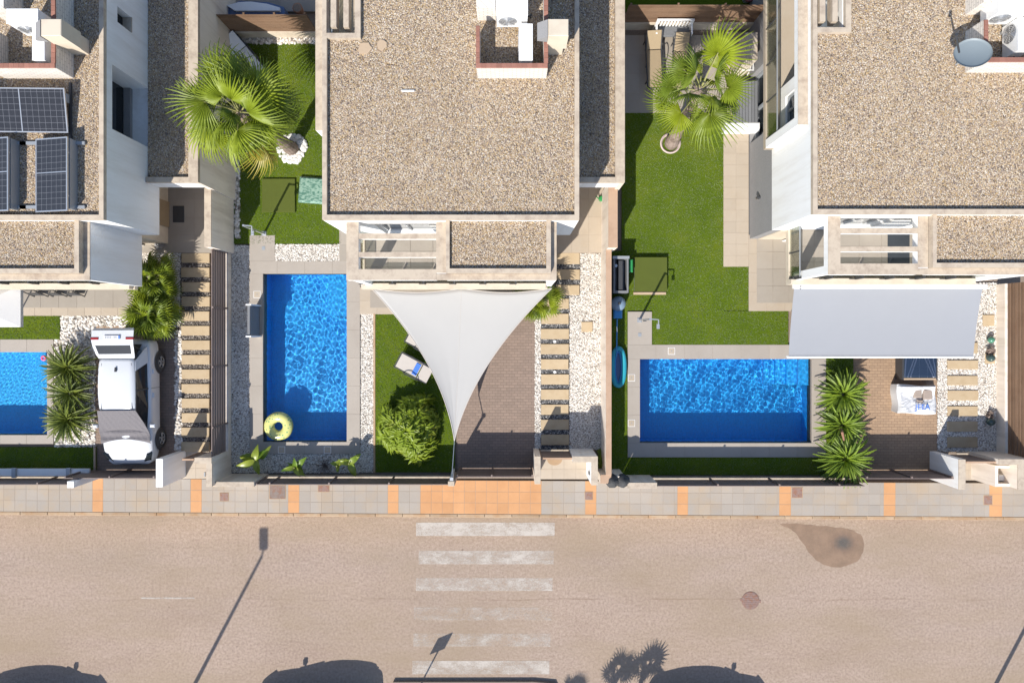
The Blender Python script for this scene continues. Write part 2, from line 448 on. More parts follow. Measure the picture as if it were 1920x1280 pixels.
def brick_wall(name, c, groutc, w_=.24, h_=.075):
    n = N(name)
    ge = n.n('ShaderNodeNewGeometry')
    sp = n.n('ShaderNodeSeparateXYZ'); n.l(ge.outputs['Position'], sp.inputs[0])
    cb = n.n('ShaderNodeCombineXYZ'); n.l(n.math('ADD', sp.outputs[0], sp.outputs[1]), cb.inputs[0]); n.l(sp.outputs[2], cb.inputs[1])
    br = n.n('ShaderNodeTexBrick'); br.inputs['Scale'].default_value = 1.0
    br.inputs['Brick Width'].default_value = w_; br.inputs['Row Height'].default_value = h_; br.inputs['Mortar Size'].default_value = .008
    br.inputs['Color1'].default_value = (*sc3(c, .92), 1); br.inputs['Color2'].default_value = (*sc3(c, 1.06), 1); br.inputs['Mortar'].default_value = (*groutc, 1)
    n.l(cb.outputs[0], br.inputs['Vector'])
    n.base(br.outputs['Color']); n.rough(.85); n.bump(br.outputs['Fac'], .8, .01).invert = True
    return n.m
M['brick'] = brick_wall('white_brickwork', (.68, .63, .57), (.42, .38, .34))

def solar_mat():
    n = N('solar_cells')
    def lines(size, wd):
        br = n.n('ShaderNodeTexBrick'); br.offset = 0.0; br.inputs['Scale'].default_value = 1.0
        br.inputs['Brick Width'].default_value = size[0]; br.inputs['Row Height'].default_value = size[1]; br.inputs['Mortar Size'].default_value = wd; br.inputs['Mortar Smooth'].default_value = 0
        n.l(n.objco(), br.inputs['Vector']); return br.outputs['Fac']
    cell = n.mix(n.noise(6, 3), (.02, .021, .025), (.034, .035, .039))
    c = n.mix(n.math('MULTIPLY', lines((.028, .5), .0015), .35), cell, (.11, .115, .13))
    c = n.mix(lines((.166, .166), .0035), c, (.17, .175, .19))
    n.base(c); n.rough(.22)
    return n.m
M['solar'] = solar_mat()

def leaf_mat(name, c1, c2, trans=.35, rough=.45, yellow=None):
    n = N(name)
    r = n.n('ShaderNodeObjectInfo').outputs['Random']
    c = n.mix(r, c1, c2)
    c = n.mix(n.noise(14, 3), n.mix(.2, c, (0, 0, 0)), n.mix(.12, c, (1, 1, .2)))
    if yellow:
        c = n.mix(n.ramp(n.noise(1.7, 3), [(.55, (0, 0, 0)), (.75, (.7, .7, .7))]), c, yellow)
    n.base(c); n.rough(rough)
    tr = n.n('ShaderNodeBsdfTranslucent'); n.l(c, tr.inputs[0])
    mx = n.n('ShaderNodeMixShader'); mx.inputs[0].default_value = trans
    n.l(n.b.outputs[0], mx.inputs[1]); n.l(tr.outputs[0], mx.inputs[2]); n.l(mx.outputs[0], n.out.inputs[0])
    return n.m
M['fan'] = leaf_mat('fan_palm_leaf', (.055, .12, .003), (.27, .34, .006), .3, .5)
M['fandry'] = leaf_mat('dry_palm_leaf', (.36, .26, .03), (.42, .34, .05), .4)
M['cycad'] = leaf_mat('cycad_leaf', (.03, .07, .008), (.12, .16, .012), .15, .55)
M['cycadb'] = leaf_mat('bright_cycad_leaf', (.05, .12, .004), (.17, .27, .01), .15, .55)
M['shrub'] = leaf_mat('yellow_green_leaf', (.2, .3, .012), (.34, .4, .02), .4, yellow=(.46, .4, .05))
M['canna'] = leaf_mat('canna_leaf', (.12, .26, .02), (.3, .36, .04), .35, .35, yellow=(.4, .36, .08))
M['petiole'] = surf('palm_petiole', P(178, 176, 84), .2, 5, 60, .1, .6, 0)
M['twig'] = surf('dead_twig', P(110, 92, 78), .2, 5, 60, .1, .9, 0)

def fabric(name, c, trans=.3, ribs=60):
    n = N(name)
    wv = n.n('ShaderNodeTexWave', bands_direction='Y'); wv.inputs['Scale'].default_value = ribs; n.l(n.pos(), wv.inputs['Vector'])
    col = n.mix(n.noise(1.5, 4), sc3(c, .95), c)
    col = n.mix(n.math('MULTIPLY', wv.outputs['Fac'], .12), col, sc3(c, .75))
    n.base(col); n.rough(.85)
    tr = n.n('ShaderNodeBsdfTranslucent'); n.l(col, tr.inputs[0])
    mx = n.n('ShaderNodeMixShader'); mx.inputs[0].default_value = trans
    n.l(n.b.outputs[0], mx.inputs[1]); n.l(tr.outputs[0], mx.inputs[2]); n.l(mx.outputs[0], n.out.inputs[0])
    return n.m
M['sail'] = fabric('off_white_sailcloth', (.48, .47, .455), .2, 9)
M['awning'] = fabric('pale_grey_awning', (.325, .335, .36), .12, 40)
M['parasol'] = fabric('white_canvas', (.68, .67, .66), .2, 40)
M['bag'] = fabric('white_woven_sack', (.72, .72, .72), .15, 60)

def glass_mat(name, tint, a=.12):
    n = N(name)
    tr = n.n('ShaderNodeBsdfTransparent'); tr.inputs[0].default_value = (*tint, 1)
    gl = n.n('ShaderNodeBsdfGlossy'); gl.inputs['Roughness'].default_value = .03
    fr = n.n('ShaderNodeFresnel'); fr.inputs[0].default_value = 1.5
    mx = n.n('ShaderNodeMixShader'); n.l(n.math('ADD', n.math('MULTIPLY', fr.outputs[0], .7), a * .3), mx.inputs[0])
    n.l(tr.outputs[0], mx.inputs[1]); n.l(gl.outputs[0], mx.inputs[2]); n.l(mx.outputs[0], n.out.inputs[0])
    return n.m
M['glass'] = glass_mat('green_tinted_glass', (.95, .975, .91), .05)
M['film'] = glass_mat('clear_film', (.85, .88, .95), .9)

def water_mat():
    n = N('pool_water')
    n.base((.82, .95, 1.0)); n.rough(0.0); n.b.inputs['IOR'].default_value = 1.33; n.b.inputs['Transmission Weight'].default_value = 1.0
    return n.m
M['water'] = water_mat()
def mosaic(name, c):
    n = N(name)
    br = n.n('ShaderNodeTexBrick'); br.offset = 0; br.inputs['Scale'].default_value = 1.0
    br.inputs['Brick Width'].default_value = .05; br.inputs['Row Height'].default_value = .05; br.inputs['Mortar Size'].default_value = .004
    br.inputs['Color1'].default_value = (*sc3(c, .85), 1); br.inputs['Color2'].default_value = (*sc3(c, 1.15), 1); br.inputs['Mortar'].default_value = (*n_mix(c, (.3, .45, .6), .3), 1)
    n.l(n.pos(), br.inputs['Vector'])
    n.base(br.outputs['Color']); n.rough(.35)
    return n.m
def n_mix(a, b, t): return tuple(x * (1 - t) + y * t for x, y in zip(a, b))
M['mosaic'] = mosaic('deep_blue_mosaic', (.004, .37, .86))
M['mosaic2'] = mosaic('light_blue_mosaic', (.012, .42, .84))
def float_mat():
    n = N('pineapple_print_vinyl')
    v = n.n('ShaderNodeTexVoronoi'); v.inputs['Scale'].default_value = 9; n.l(n.objco(), v.inputs['Vector'])
    c = n.mix(n.ramp(v.outputs['Distance'], [(.22, (1, 1, 1)), (.3, (0, 0, 0))]), P(240, 238, 150, 1.45), (.12, .3, .16))
    n.base(c); n.rough(.25)
    return n.m
M['float'] = float_mat()
M['matgrass'] = surf('worn_grass_mat', P(98, 110, 26), .12, 2, 120, .03, .95, .3, .004)
def airbed_mat():
    n = N('palm_print_vinyl')
    c = n.mix(n.ramp(n.noise(9, 5, co=n.objco(), stretch=(1, 2.2, 1)), [(.46, (0, 0, 0)), (.54, (1, 1, 1))]), P(172, 206, 186), P(104, 150, 132))
    n.base(c); n.rough(.35)
    return n.m
M['airbed'] = airbed_mat()

# ------------------------------------------------------------------ scatter (gravel, grass)
def scatter_tree(name, density, rmin, rmax, flat, pmat, blade=False):
    g = bpy.data.node_groups.new(name, 'GeometryNodeTree')
    g.interface.new_socket('Geometry', in_out='INPUT', socket_type='NodeSocketGeometry')
    g.interface.new_socket('Geometry', in_out='OUTPUT', socket_type='NodeSocketGeometry')
    A = lambda t: g.nodes.new(t)
    i, o = A('NodeGroupInput'), A('NodeGroupOutput')
    d = A('GeometryNodeDistributePointsOnFaces'); d.inputs['Density'].default_value = density
    if blade:
        s = A('GeometryNodeMeshCone'); s.inputs['Vertices'].default_value = 3; s.inputs['Radius Bottom'].default_value = .012; s.inputs['Radius Top'].default_value = .0; s.inputs['Depth'].default_value = .035
    else:
        s = A('GeometryNodeMeshIcoSphere'); s.inputs['Subdivisions'].default_value = 1; s.inputs['Radius'].default_value = 1.0
    sm = A('GeometryNodeSetMaterial'); sm.inputs['Material'].default_value = pmat
    src = s.outputs[0]
    if not blade:
        sh = A('GeometryNodeSetShadeSmooth'); g.links.new(src, sh.inputs[0]); src = sh.outputs[0]
    g.links.new(src, sm.inputs[0])
    ip = A('GeometryNodeInstanceOnPoints')
    rr = A('FunctionNodeRandomValue'); rr.data_type = 'FLOAT_VECTOR'
    if blade: rr.inputs[0].default_value = (-.7, -.7, 0); rr.inputs[1].default_value = (.7, .7, 6.28)
    else: rr.inputs[0].default_value = (-.35, -.35, 0); rr.inputs[1].default_value = (.35, .35, 6.28)
    rs = A('FunctionNodeRandomValue'); rs.data_type = 'FLOAT_VECTOR'
    if blade: rs.inputs[0].default_value = (.5, .5, .5); rs.inputs[1].default_value = (1.2, 1.2, 1.2)
    else: rs.inputs[0].default_value = (rmin, rmin, rmin * flat); rs.inputs[1].default_value = (rmax, rmax, rmax * flat)
    rs.inputs['Seed'].default_value = 5
    g.links.new(i.outputs[0], d.inputs['Mesh'])
    g.links.new(d.outputs['Points'], ip.inputs['Points']); g.links.new(sm.outputs[0], ip.inputs['Instance'])
    g.links.new(rr.outputs[0], ip.inputs['Rotation']); g.links.new(rs.outputs[0], ip.inputs['Scale'])
    st = A('GeometryNodeStoreNamedAttribute'); st.data_type = 'FLOAT'; st.domain = 'INSTANCE'; st.inputs['Name'].default_value = 'tone'
    rt = A('FunctionNodeRandomValue'); rt.data_type = 'FLOAT'; rt.inputs['Seed'].default_value = 11
    g.links.new(ip.outputs[0], st.inputs['Geometry'])
    vs = [x for x in st.inputs if x.name == 'Value' and x.enabled]
    fo = [x for x in rt.outputs if x.enabled]
    g.links.new(fo[0], vs[0])
    j = A('GeometryNodeJoinGeometry')
    g.links.new(i.outputs[0], j.inputs[0]); g.links.new(st.outputs[0], j.inputs[0]); g.links.new(j.outputs[0], o.inputs[0])
    return g
SC = {
    'roof': scatter_tree('roof_pebbles', 1500, .011, .027, .6, M['p_roof']),
    'wing': scatter_tree('wing_pebbles', 620, .018, .042, .6, M['p_wing']),
    'white': scatter_tree('white_pebbles', 900, .016, .036, .6, M['p_white']),
    'cobble': scatter_tree('white_cobbles', 260, .04, .075, .6, M['p_white']),
    'dark': scatter_tree('dark_pebbles', 1000, .014, .03, .6, M['p_dark']),
    'grass': scatter_tree('grass_blades', 700, 1, 1, 1, M['blade'], True),
}
BASE = {'roof': 'b_roof', 'wing': 'b_wing', 'white': 'b_white', 'cobble': 'b_white', 'dark': 'b_dark', 'grass': 'grass'}
def scatter(name, kind, rects, z, parent=None, label=None, cat=None, group=None, polys=()):
    mb = MB()
    for (x0, x1, y0, y1) in rects:
        x0, x1 = min(x0, x1), max(x0, x1); y0, y1 = min(y0, y1), max(y0, y1)
        mb.add([(x0, y0, z), (x1, y0, z), (x1, y1, z), (x0, y1, z)], [(0, 1, 2, 3)])
    for p in polys: mb.add([(q[0], q[1], z) for q in p], [tuple(range(len(p)))])
    o = obj(name, mb, M[BASE[kind]], parent, label=label, cat=cat, group=group, kind='stuff')
    md = o.modifiers.new('scatter', 'NODES'); md.node_group = SC[kind]
    return o
def pr(x0, x1, y0, y1, z=.15): return (X(x0, z), X(x1, z), Y(y1, z), Y(y0, z))

# ------------------------------------------------------------------ pools geometry needed by the ground
ZC = .20                                   # top of the pool coping
POOLS = {'mid': (X(493, ZC), X(650, ZC), Y(828, ZC), Y(513, ZC)),
         'right': (X(1200, ZC), X(1522, ZC), Y(830, ZC), Y(673, ZC)),
         'left': (X(-200, ZC), X(88, ZC), Y(815, ZC), Y(660, ZC))}
HOLES = [(a, b, c, d) for (a, b, c, d) in POOLS.values()]
GX0, GX1 = -26.0, 26.0
FY = -5.26                                 # garden edge towards the pavement
gm = MB()
holes_big = [(GX0, GX1, FY, 16.0)]
gm.cells('z', -.35, -.06, -300, 300, -300, 300, holes_big)
obj('ground', gm, M['soil'], kind='structure')
obj('garden_ground', MB().cells('z', -.3, .10, GX0, GX1, FY, 16.0, HOLES), M['soil'], kind='structure')
KSL = -math.atan2(10.0, 1920.0)            # the street runs very slightly off the houses' axis
def rot(x, y, cx=0, cy=Y(969, .0)):
    c, s = math.cos(KSL), math.sin(KSL)
    return (cx + (x - cx) * c - (y - cy) * s, cy + (x - cx) * s + (y - cy) * c)
KY = Y(969, .0)
road = obj('road', MB().prism([rot(-120, KY - 8.2), rot(120, KY - 8.2), rot(120, KY + .02), rot(-120, KY + .02)], -.05, 0.0), M['road'], kind='structure')

# ------------------------------------------------------------------ pavement
pav = obj('pavement', MB().prism([rot(-40, KY + .14), rot(40, KY + .14), rot(40, KY + 1.34), rot(-40, KY + 1.34)], -.04, .1145), M['grout'], kind='structure')
def rblock(name, x0, x1, y0, y1, z0, z1, mat, parent, c=.005):
    o = block(name, x0, x1, y0, y1, z0, z1, mat, parent, c)
    x, y = rot(o.location.x, o.location.y)
    o.location = (x, y, o.location.z); o.rotation_euler = (0, 0, KSL)
    return o
ORANGE = [(-40, 8), (173, 193), (357, 378), (540, 561), (727, 747), (788, 1015), (1097, 1118), (1270, 1290), (1461, 1483), (1657, 1679), (1855, 1879)]
tw = .40
x = X(-14, .12)
k = 0
while x < X(1934, .12):
    pc = (x + tw / 2) / K(.12) + PX
    org = next((o for o in ORANGE if o[0] - 10 <= pc <= o[1] + 10 and o[1] - o[0] > 60), None)
    nxt = next((o for o in ORANGE if x - .02 <= X(o[0], .12) < x + tw * .98), None)
    cur = next((o for o in ORANGE if abs(X(o[0], .12) - x) < .03), None)
    if cur:
        x1 = X(cur[1], .12)
        nn = max(1, round((x1 - x) / tw))
        for i in range(nn):
            for r in range(3):
                rblock('orange_tile', x + (x1 - x) * i / nn + .004, x + (x1 - x) * (i + 1) / nn - .004, KY + .145 + r * tw, KY + .145 + (r + 1) * tw - .008, .04, .12 + rnd.uniform(-.0015, .0015), M['orangetile'], pav)
        x = x1; continue
    x1 = X(nxt[0], .12) if nxt else x + tw
    if x1 - x > .03:
        for r in range(3):
            rblock('tile', x + .004, x1 - .004, KY + .145 + r * tw, KY + .145 + (r + 1) * tw - .008, .04, .12 + round(rnd.uniform(-.001, .001), 3), M['pavtile'], pav)
    x = x1
for i in range(-20, 20):
    rblock('kerb_stone', i * .98 + .006, i * .98 + .974, KY + .02, KY + .137, -.04, .122 + round(rnd.uniform(-.003, .003), 3), M['kerb'], pav, .015)
# pavement bulge on the far side of the street
bulge = obj('far_pavement', MB().prism([(X(742, 0), Y(1700, 0)), (X(1062, 0), Y(1700, 0)), (X(1062, 0), Y(1330, 0)), (X(1040, 0), Y(1278, 0)), (X(1000, 0), Y(1274.5, 0)), (X(738, 0), Y(1275, 0)), (X(730, 0), Y(1330, 0))], -.04, .12), surf('far_pavement_concrete', P(160, 140, 124), .1, 2, 60, .1, .85, .2), kind='structure')
obj('far_ground', MB().box(-40, 40, Y(2400, 0), Y(1395, 0), -.2, .10), M['grout'], kind='structure')

# crossing stripes, worn
for i, (x0, x1, y0, y1) in enumerate([(780, 1040, 979, 1004), (785, 1038, 1032, 1057), (780, 1036, 1083, 1107), (776, 1034, 1138, 1162), (775, 1032, 1187, 1211), (773, 1030, 1238, 1263)]):
    mb = MB()
    mb.add([(X(x0, 0), Y(y1, 0), .004), (X(x1, 0), Y(y1, 0), .004), (X(x1, 0), Y(y0, 0), .004), (X(x0, 0), Y(y0, 0), .004)], [(0, 1, 2, 3)])
    obj('crossing_stripe', mb, M['paint'][i], road)
mb = MB(); mb.add([(X(265, 0), Y(1122, 0), .004), (X(365, 0), Y(1122, 0), .004), (X(365, 0), Y(1119, 0), .004), (X(265, 0), Y(1119, 0), .004)], [(0, 1, 2, 3)])
obj('lane_mark', mb, M['paint'][1], road)
# damp stain by the kerb
pts = [(1462, 983), (1482, 980), (1520, 984), (1565, 988), (1600, 994), (1618, 1006), (1621, 1020), (1619, 1036), (1612, 1048), (1600, 1055), (1580, 1062), (1563, 1064), (1548, 1060), (1530, 1050), (1515, 1034), (1505, 1018), (1492, 1000), (1478, 989)]
cx_, cy_ = X(1560, 0), Y(1025, 0)
mb = MB()
big = []
for i in range(len(pts)):
    a, b = pts[i], pts[(i + 1) % len(pts)]
    for t in (0, .33, .66):
        q = (a[0] * (1 - t) + b[0] * t + rnd.uniform(-1.5, 1.5), a[1] * (1 - t) + b[1] * t + rnd.uniform(-1.5, 1.5)); big.append((X(q[0], 0) - cx_, Y(q[1], 0) - cy_, .0))
mb.add(big, [tuple(range(len(big)))])
at(obj('damp_stain', mb, M['damp'], road), (cx_, cy_, .003))

# manhole covers and lids in the street and pavement
def manhole(px, py, r):
    x, y = X(px, 0), Y(py, 0)
    t = thing('manhole_cover', 'round rusty manhole cover with two lugs in the road', 'manhole cover', (x, y, 0))
    obj('lid', MB().lathe([(r * .93, .0), (r * .93, .012), (r * .9, .016)], x, y, 32), M['rust'], t)
    mb = MB()
    for k in range(36):
        a0, a1 = 2 * math.pi * k / 36, 2 * math.pi * (k + 1) / 36
        mb.add([(x + q * math.cos(a), y + q * math.sin(a), z) for a in (a0, a1) for (q, z) in ((r * .94, .013), (r, .013), (r, 0.001))], [(0, 1, 4, 3), (1, 2, 5, 4)])
    obj('frame_ring', mb, M['rust'], t)
    for s, yy in ((-1, 1), (1, -1)):
        obj('lug', MB().box(x + s * r * 1.0, x + s * r * 1.17, y + yy * .03 - .05, y + yy * .03 + .04, 0.001, .012), M['rust'], t)
    mb = MB()
    for i in range(-3, 4):
        hw = math.sqrt(max(0, (r * .8) ** 2 - (i * .075) ** 2))
        mb.box(x - hw, x + hw, y + i * .075 - .012, y + i * .075 + .012, .0155, .021)
    obj('tread_pattern', mb, M['rust'], t, kind='stuff')
manhole(1407, 1125, .32)
def lid(px0, px1, py0, py1, label, mat):
    x0, x1, y0, y1 = X(px0, .12), X(px1, .12), Y(py1, .12), Y(py0, .12)
    t = thing('utility_lid', label, 'utility cover', ((x0 + x1) / 2, (y0 + y1) / 2, .12), 'utility lids set in the pavement')
    obj('lid', MB().cbox(x0 + .02, x1 - .02, y0 + .02, y1 - .02, .10, .130, .003), mat, t)
    obj('lid_frame', MB().cells('z', .1, .127, x0, x1, y0, y1, [(x0 + .018, x1 - .018, y0 + .018, y1 - .018)]), M['kerb'], t)
lid(412, 429, 923, 939, 'square rusty lid in the pavement below the slatted fence corner', M['rust'])
lid(505, 536, 909, 935, 'largest square pavement lid, mottled grey with a rust patch', M['rustlid'])
lid(596, 618, 909, 922, 'narrow brown lid tucked under the front fence of the oblong pool', M['rust'])
lid(1096, 1112, 921, 937, 'small brown lid on the orange tile strip by the entry gate', M['rust'])
lid(1484, 1505, 913, 933, 'brown lid beside an orange strip in front of the wide pool', M['rust'])
lid(1844, 1861, 928, 946, 'ochre stained lid by the rightmost orange strip', M['rust'])

# ------------------------------------------------------------------ garden surfaces
def tiles(name, px0, px1, py0, py1, size, mat, z=.2, base='paved_area', holes=(), gap=.006, sx=None):
    x0, x1, y0, y1 = X(px0, z), X(px1, z), Y(py1, z), Y(py0, z)
    b = obj(base, MB().cells('z', .1, z - .005, x0, x1, y0, y1, holes), M['grout'], kind='structure')
    sx = sx or size
    nx, ny = max(1, round((x1 - x0) / sx)), max(1, round((y1 - y0) / size))
    dx, dy = (x1 - x0) / nx, (y1 - y0) / ny
    for i in range(nx):
        for j in range(ny):
            block(name, x0 + i * dx + gap / 2, x0 + (i + 1) * dx - gap / 2, y0 + j * dy + gap / 2, y0 + (j + 1) * dy - gap / 2, z - .03, z + round(rnd.uniform(-.001, .001), 3), mat, b, .003)
    return b
lawns = []
def lawn(name, rects, z=.19):
    mb = MB()
    for r in rects: mb.box(r[0], r[1], r[2], r[3], .1, z)
    return obj(name, mb, M['grass'], kind='structure')
def lawnpx(rects, z=.19):
    rr = [pr(*r, z) for r in rects]
    lawn('lawn', rr, z)
    scatter('grass', 'grass', rr, z + .002)

# ---- middle garden
lawnpx([(427, 640, 60, 457)])
lawnpx([(703.5, 853, 589, 885)], .18)
scatter('white_pebbles', 'white', [pr(516, 638, 458, 489.5, .19)], .185)
scatter('white_pebbles', 'white', [pr(675, 700, 530, 885, .16)], .15)
scatter('white_pebbles', 'white', [pr(434, 468, 460, 886, .16), pr(468, 675, 850.5, 886, .16)], .15)
scatter('white_pebbles', 'white', [pr(1003, 1014, 560, 840, .16), pr(1068, 1132, 552, 842, .16), pr(1088, 1132, 475, 552, .16)], .15)
scatter('white_cobbles', 'cobble', [pr(440, 449, 300, 446, .2), pr(456, 592, 70, 82, .2)], .2)
scatter('white_cobbles', 'cobble', [], .2, polys=[[(X(436, .2), Y(118, .2)), (X(446, .2), Y(118, .2)), (X(448, .2), Y(92, .2)), (X(458, .2), Y(82, .2)), (X(456, .2), Y(70, .2)), (X(442, .2), Y(78, .2)), (X(436, .2), Y(92, .2))]])
scatter('dark_gravel', 'dark', [pr(1014, 1067, 559, 842, .16), pr(1043, 1087, 474, 559, .16)], .15)
edge = obj('garden_edging', MB().box(X(700, .2), X(703.5, .2), Y(886, .2), Y(588, .2), .1, .2), M['kerb'], kind='structure')
def slabs(rows, x0, x1, z=.2):
    p = obj('stepping_path', MB().box(X(x0 + 4), X(x1 - 4), Y(rows[-1][1] - 3), Y(rows[0][0] + 3), .1, .14), M['grout'], kind='structure')
    for (a, b) in rows: block('stepping_slab', X(x0 + rnd.uniform(-.6, .6), z), X(x1 + rnd.uniform(-.6, .6), z), Y(b, z), Y(a, z), .13, z, M['slab'], p, .01)
    return p
slabs([(559.5 + 28.35 * i, 578.8 + 28.35 * i) for i in range(10)], 1014.5, 1066.5)
slabs([(474, 495), (505, 524), (534, 553)], 1043, 1087)
obj('stepping_stone', MB().cbox(X(1090), X(1111), Y(622), Y(603), .12, .2, .01), M['slab'], kind='structure')
tiles('paver', 674, 1003, 538, 589, .62, M['creamtile'], .2)
tiles('paver', 694, 1003, 545, 577, .62, M['tile'], .206)
obj('driveway', MB().box(X(858, .15), X(1003, .15), Y(892, .15), Y(588, .15), .1, .15), M['drive'], kind='structure')
tiles('paver', 636, 652, 428, 490, .5, M['tile'], .2)
tiles('paver', 1040, 1136, 340, 474, .6, M['creamtile'], .24)

# pool surrounds
def surround(px0, px1, py0, py1, pool, extra=()):
    x0, x1, y0, y1 = X(px0, ZC), X(px1, ZC), Y(py1, ZC), Y(py0, ZC)
    a, b, c, d = POOLS[pool]
    base = obj('pool_deck', MB().cells('z', .1, ZC - .006, x0, x1, y0, y1, [(a, b, c, d)]), M['grout'], kind='structure')
    def run(rx0, rx1, ry0, ry1, size=.98):
        n = max(1, round(max(rx1 - rx0, ry1 - ry0) / size))
        for i in range(n):
            if rx1 - rx0 > ry1 - ry0: block('coping_slab', rx0 + (rx1 - rx0) * i / n + .002, rx0 + (rx1 - rx0) * (i + 1) / n - .002, ry0 + .002, ry1 - .002, ZC - .05, ZC, M['coping'], base, .004)
            else: block('coping_slab', rx0 + .002, rx1 - .002, ry0 + (ry1 - ry0) * i / n + .002, ry0 + (ry1 - ry0) * (i + 1) / n - .002, ZC - .05, ZC, M['coping'], base, .004)
    if d < y1: run(x0, x1, d, y1)
    if y0 < c: run(x0, x1, y0, c)
    if x0 < a: run(x0, a, c, d)
    if b < x1: run(b, x1, c, d)
    for (e0, e1, f0, f1) in extra: run(X(e0, ZC), X(e1, ZC), Y(f1, ZC), Y(f0, ZC))
    return base
surround(468, 675, 489.5, 850.5, 'mid', [(468, 515.5, 441, 489.5)])
surround(1177, 1549, 646, 857, 'right', [(1177, 1222.5, 584, 646)])
surround(-200, 100, 636, 832, 'left')

rng = np.random.default_rng(3)
def pool(key, label, depth, steps, base, lam, amp, mosaic='mosaic'):
    x0, x1, y0, y1 = POOLS[key]
    zw = .07
    t = thing('swimming_pool', label, 'pool', ((x0 + x1) / 2, (y0 + y1) / 2, zw))
    zf = -depth
    v = [(a, b, z) for z in (zf, ZC - .051) for b in (y0 - .004, y1 + .004) for a in (x0 - .004, x1 + .004)]
    mb = MB().add(v, [(0, 1, 3, 2), (0, 4, 5, 1), (2, 3, 7, 6), (0, 2, 6, 4), (1, 5, 7, 3)])
    sh = obj('pool_basin', mb, M[mosaic], t)
    sh.cycles.is_caustics_receiver = True
    for (a, b, c, d, h) in steps:
        s = obj('pool_step', MB().box(a, b, c, d, zf + .002, h), M[mosaic], t)
        s.cycles.is_caustics_receiver = True
    res = .017
    nx, ny = int((x1 - x0) / res) + 1, int((y1 - y0) / res) + 1
    gx, gy = np.meshgrid(np.linspace(x0 - .002, x1 + .002, nx), np.linspace(y0 - .002, y1 + .002, ny))
    Z = np.zeros_like(gx)
    for i in range(46):
        a = rng.uniform(0, 2 * np.pi); l = rng.uniform(*lam); kk = 2 * np.pi / l
        Z += amp * (l / .35) ** 1.3 * np.sin(kk * (np.cos(a) * gx + np.sin(a) * gy) + rng.uniform(0, 6.3))
    V = np.stack([gx, gy, Z + zw], -1).reshape(-1, 3)
    F = [(j * nx + i, j * nx + i + 1, (j + 1) * nx + i + 1, (j + 1) * nx + i) for j in range(ny - 1) for i in range(nx - 1)]
    m = MB(); m.v = V.tolist(); m.f = F
    wo = obj('pool_water', m, M['water'], t, smooth=True)
    wo.cycles.is_caustics_caster = True
    return t
a, b, c, d = POOLS['mid']
pool('mid', 'narrow upright pool of deep blue water with a round float in it', .93, [(b - 1.15, b, d - 1.5, d, -.72), (b - .8, b, d - 1.5, d, -.42)], 0, (.09, .3), .00062)
a, b, c, d = POOLS['right']
pool('right', 'wide pool of sparkling blue water below the right lawn', .95, [(b - 1.46 + i * .365, b, d - .95, d, -.74 + i * .2) for i in range(4)], 0, (.08, .26), .00075)
a, b, c, d = POOLS['left']
pool('left', 'light blue pool cut by the left edge, beside the white car', .95, [(b - 1.05 + i * .21, b, d - .95, d, -.8 + i * .18) for i in range(5)], 0, (.07, .2), .0003, 'mosaic2')

# ---- right garden
lawnpx([(1166, 1356.5, 212, 582), (1356.5, 1404, 500, 583), (1223, 1478, 582, 645.5)])
scatter('grass', 'grass', [], .2)
lawnpx([(1146, 1176.5, 470, 890), (1176.5, 1600, 857.5, 890), (1549, 1600, 670, 857.5)], .18)
tiles('paver', 1166, 1362, 66, 212, .62, M['tile'], .2)
tiles('paver', 1362, 1440, 60, 240, .62, M['creamtile'], .2)
tiles('paver', 1356.5, 1404, 245, 500, .42, M['creamtile'], .2)
tiles('paver', 1404, 1540, 440, 583, .62, M['creamtile'], .22)
tiles('paver', 1419, 1540, 440, 568, .62, M['tile'], .226)
obj('driveway', MB().box(X(1596, .15), X(1757, .15), Y(895, .15), Y(540, .15), .1, .15), M['drive2'], kind='structure')
scatter('white_pebbles', 'white', [pr(1758, 1874, 530, 846, .16)], .15)
slabs([(642 + 0, 662), (675, 692), (704, 722), (731.5, 750.5), (761, 779.5), (790, 809), (819, 838.5)], 1777.5, 1834)
obj('stepping_stone', MB().cbox(X(1842), X(1863), Y(611), Y(590), .12, .2, .01), M['slab'], kind='structure')
obj('stepping_stone', MB().cbox(X(1846), X(1864), Y(681), Y(663), .12, .2, .01), M['slab'], kind='structure')

# ---- left garden
lawnpx([(-200, 112, 592, 636)])
lawnpx([(-200, 181, 838, 886)], .18)
tiles('paver', -60, 252, 536, 592, .62, M['creamtile'], .2)
tiles('paver', -60, 246, 536, 577, .62, M['tile'], .206)
scatter('white_cobbles', 'cobble', [pr(113, 246, 592, 612, .16), pr(101, 178, 612, 838, .16)], .15)
scatter('white_cobbles', 'cobble', [pr(328, 341, 620, 846, .16)], .15)
obj('driveway', MB().box(X(178, .15), X(328, .15), Y(892, .15), Y(611, .15), .1, .15), M['drive'], kind='structure')
obj('threshold_paving', MB().box(X(178, .16), X(243, .16), Y(634, .16), Y(611, .16), .12, .156), M['drive2'], kind='structure')
scatter('grey_gravel', 'wing', [pr(338, 393, 470, 846, .16)], .15)
slabs([(474.5 + 27.2 * i, 492.5 + 27.2 * i) for i in range(14)], 340, 392.5)
scatter('white_pebbles', 'white', [pr(262, 338, 470, 612, .16)], .15)
tiles('paver', 262, 398, 340, 474, .6, M['tile'], .24)

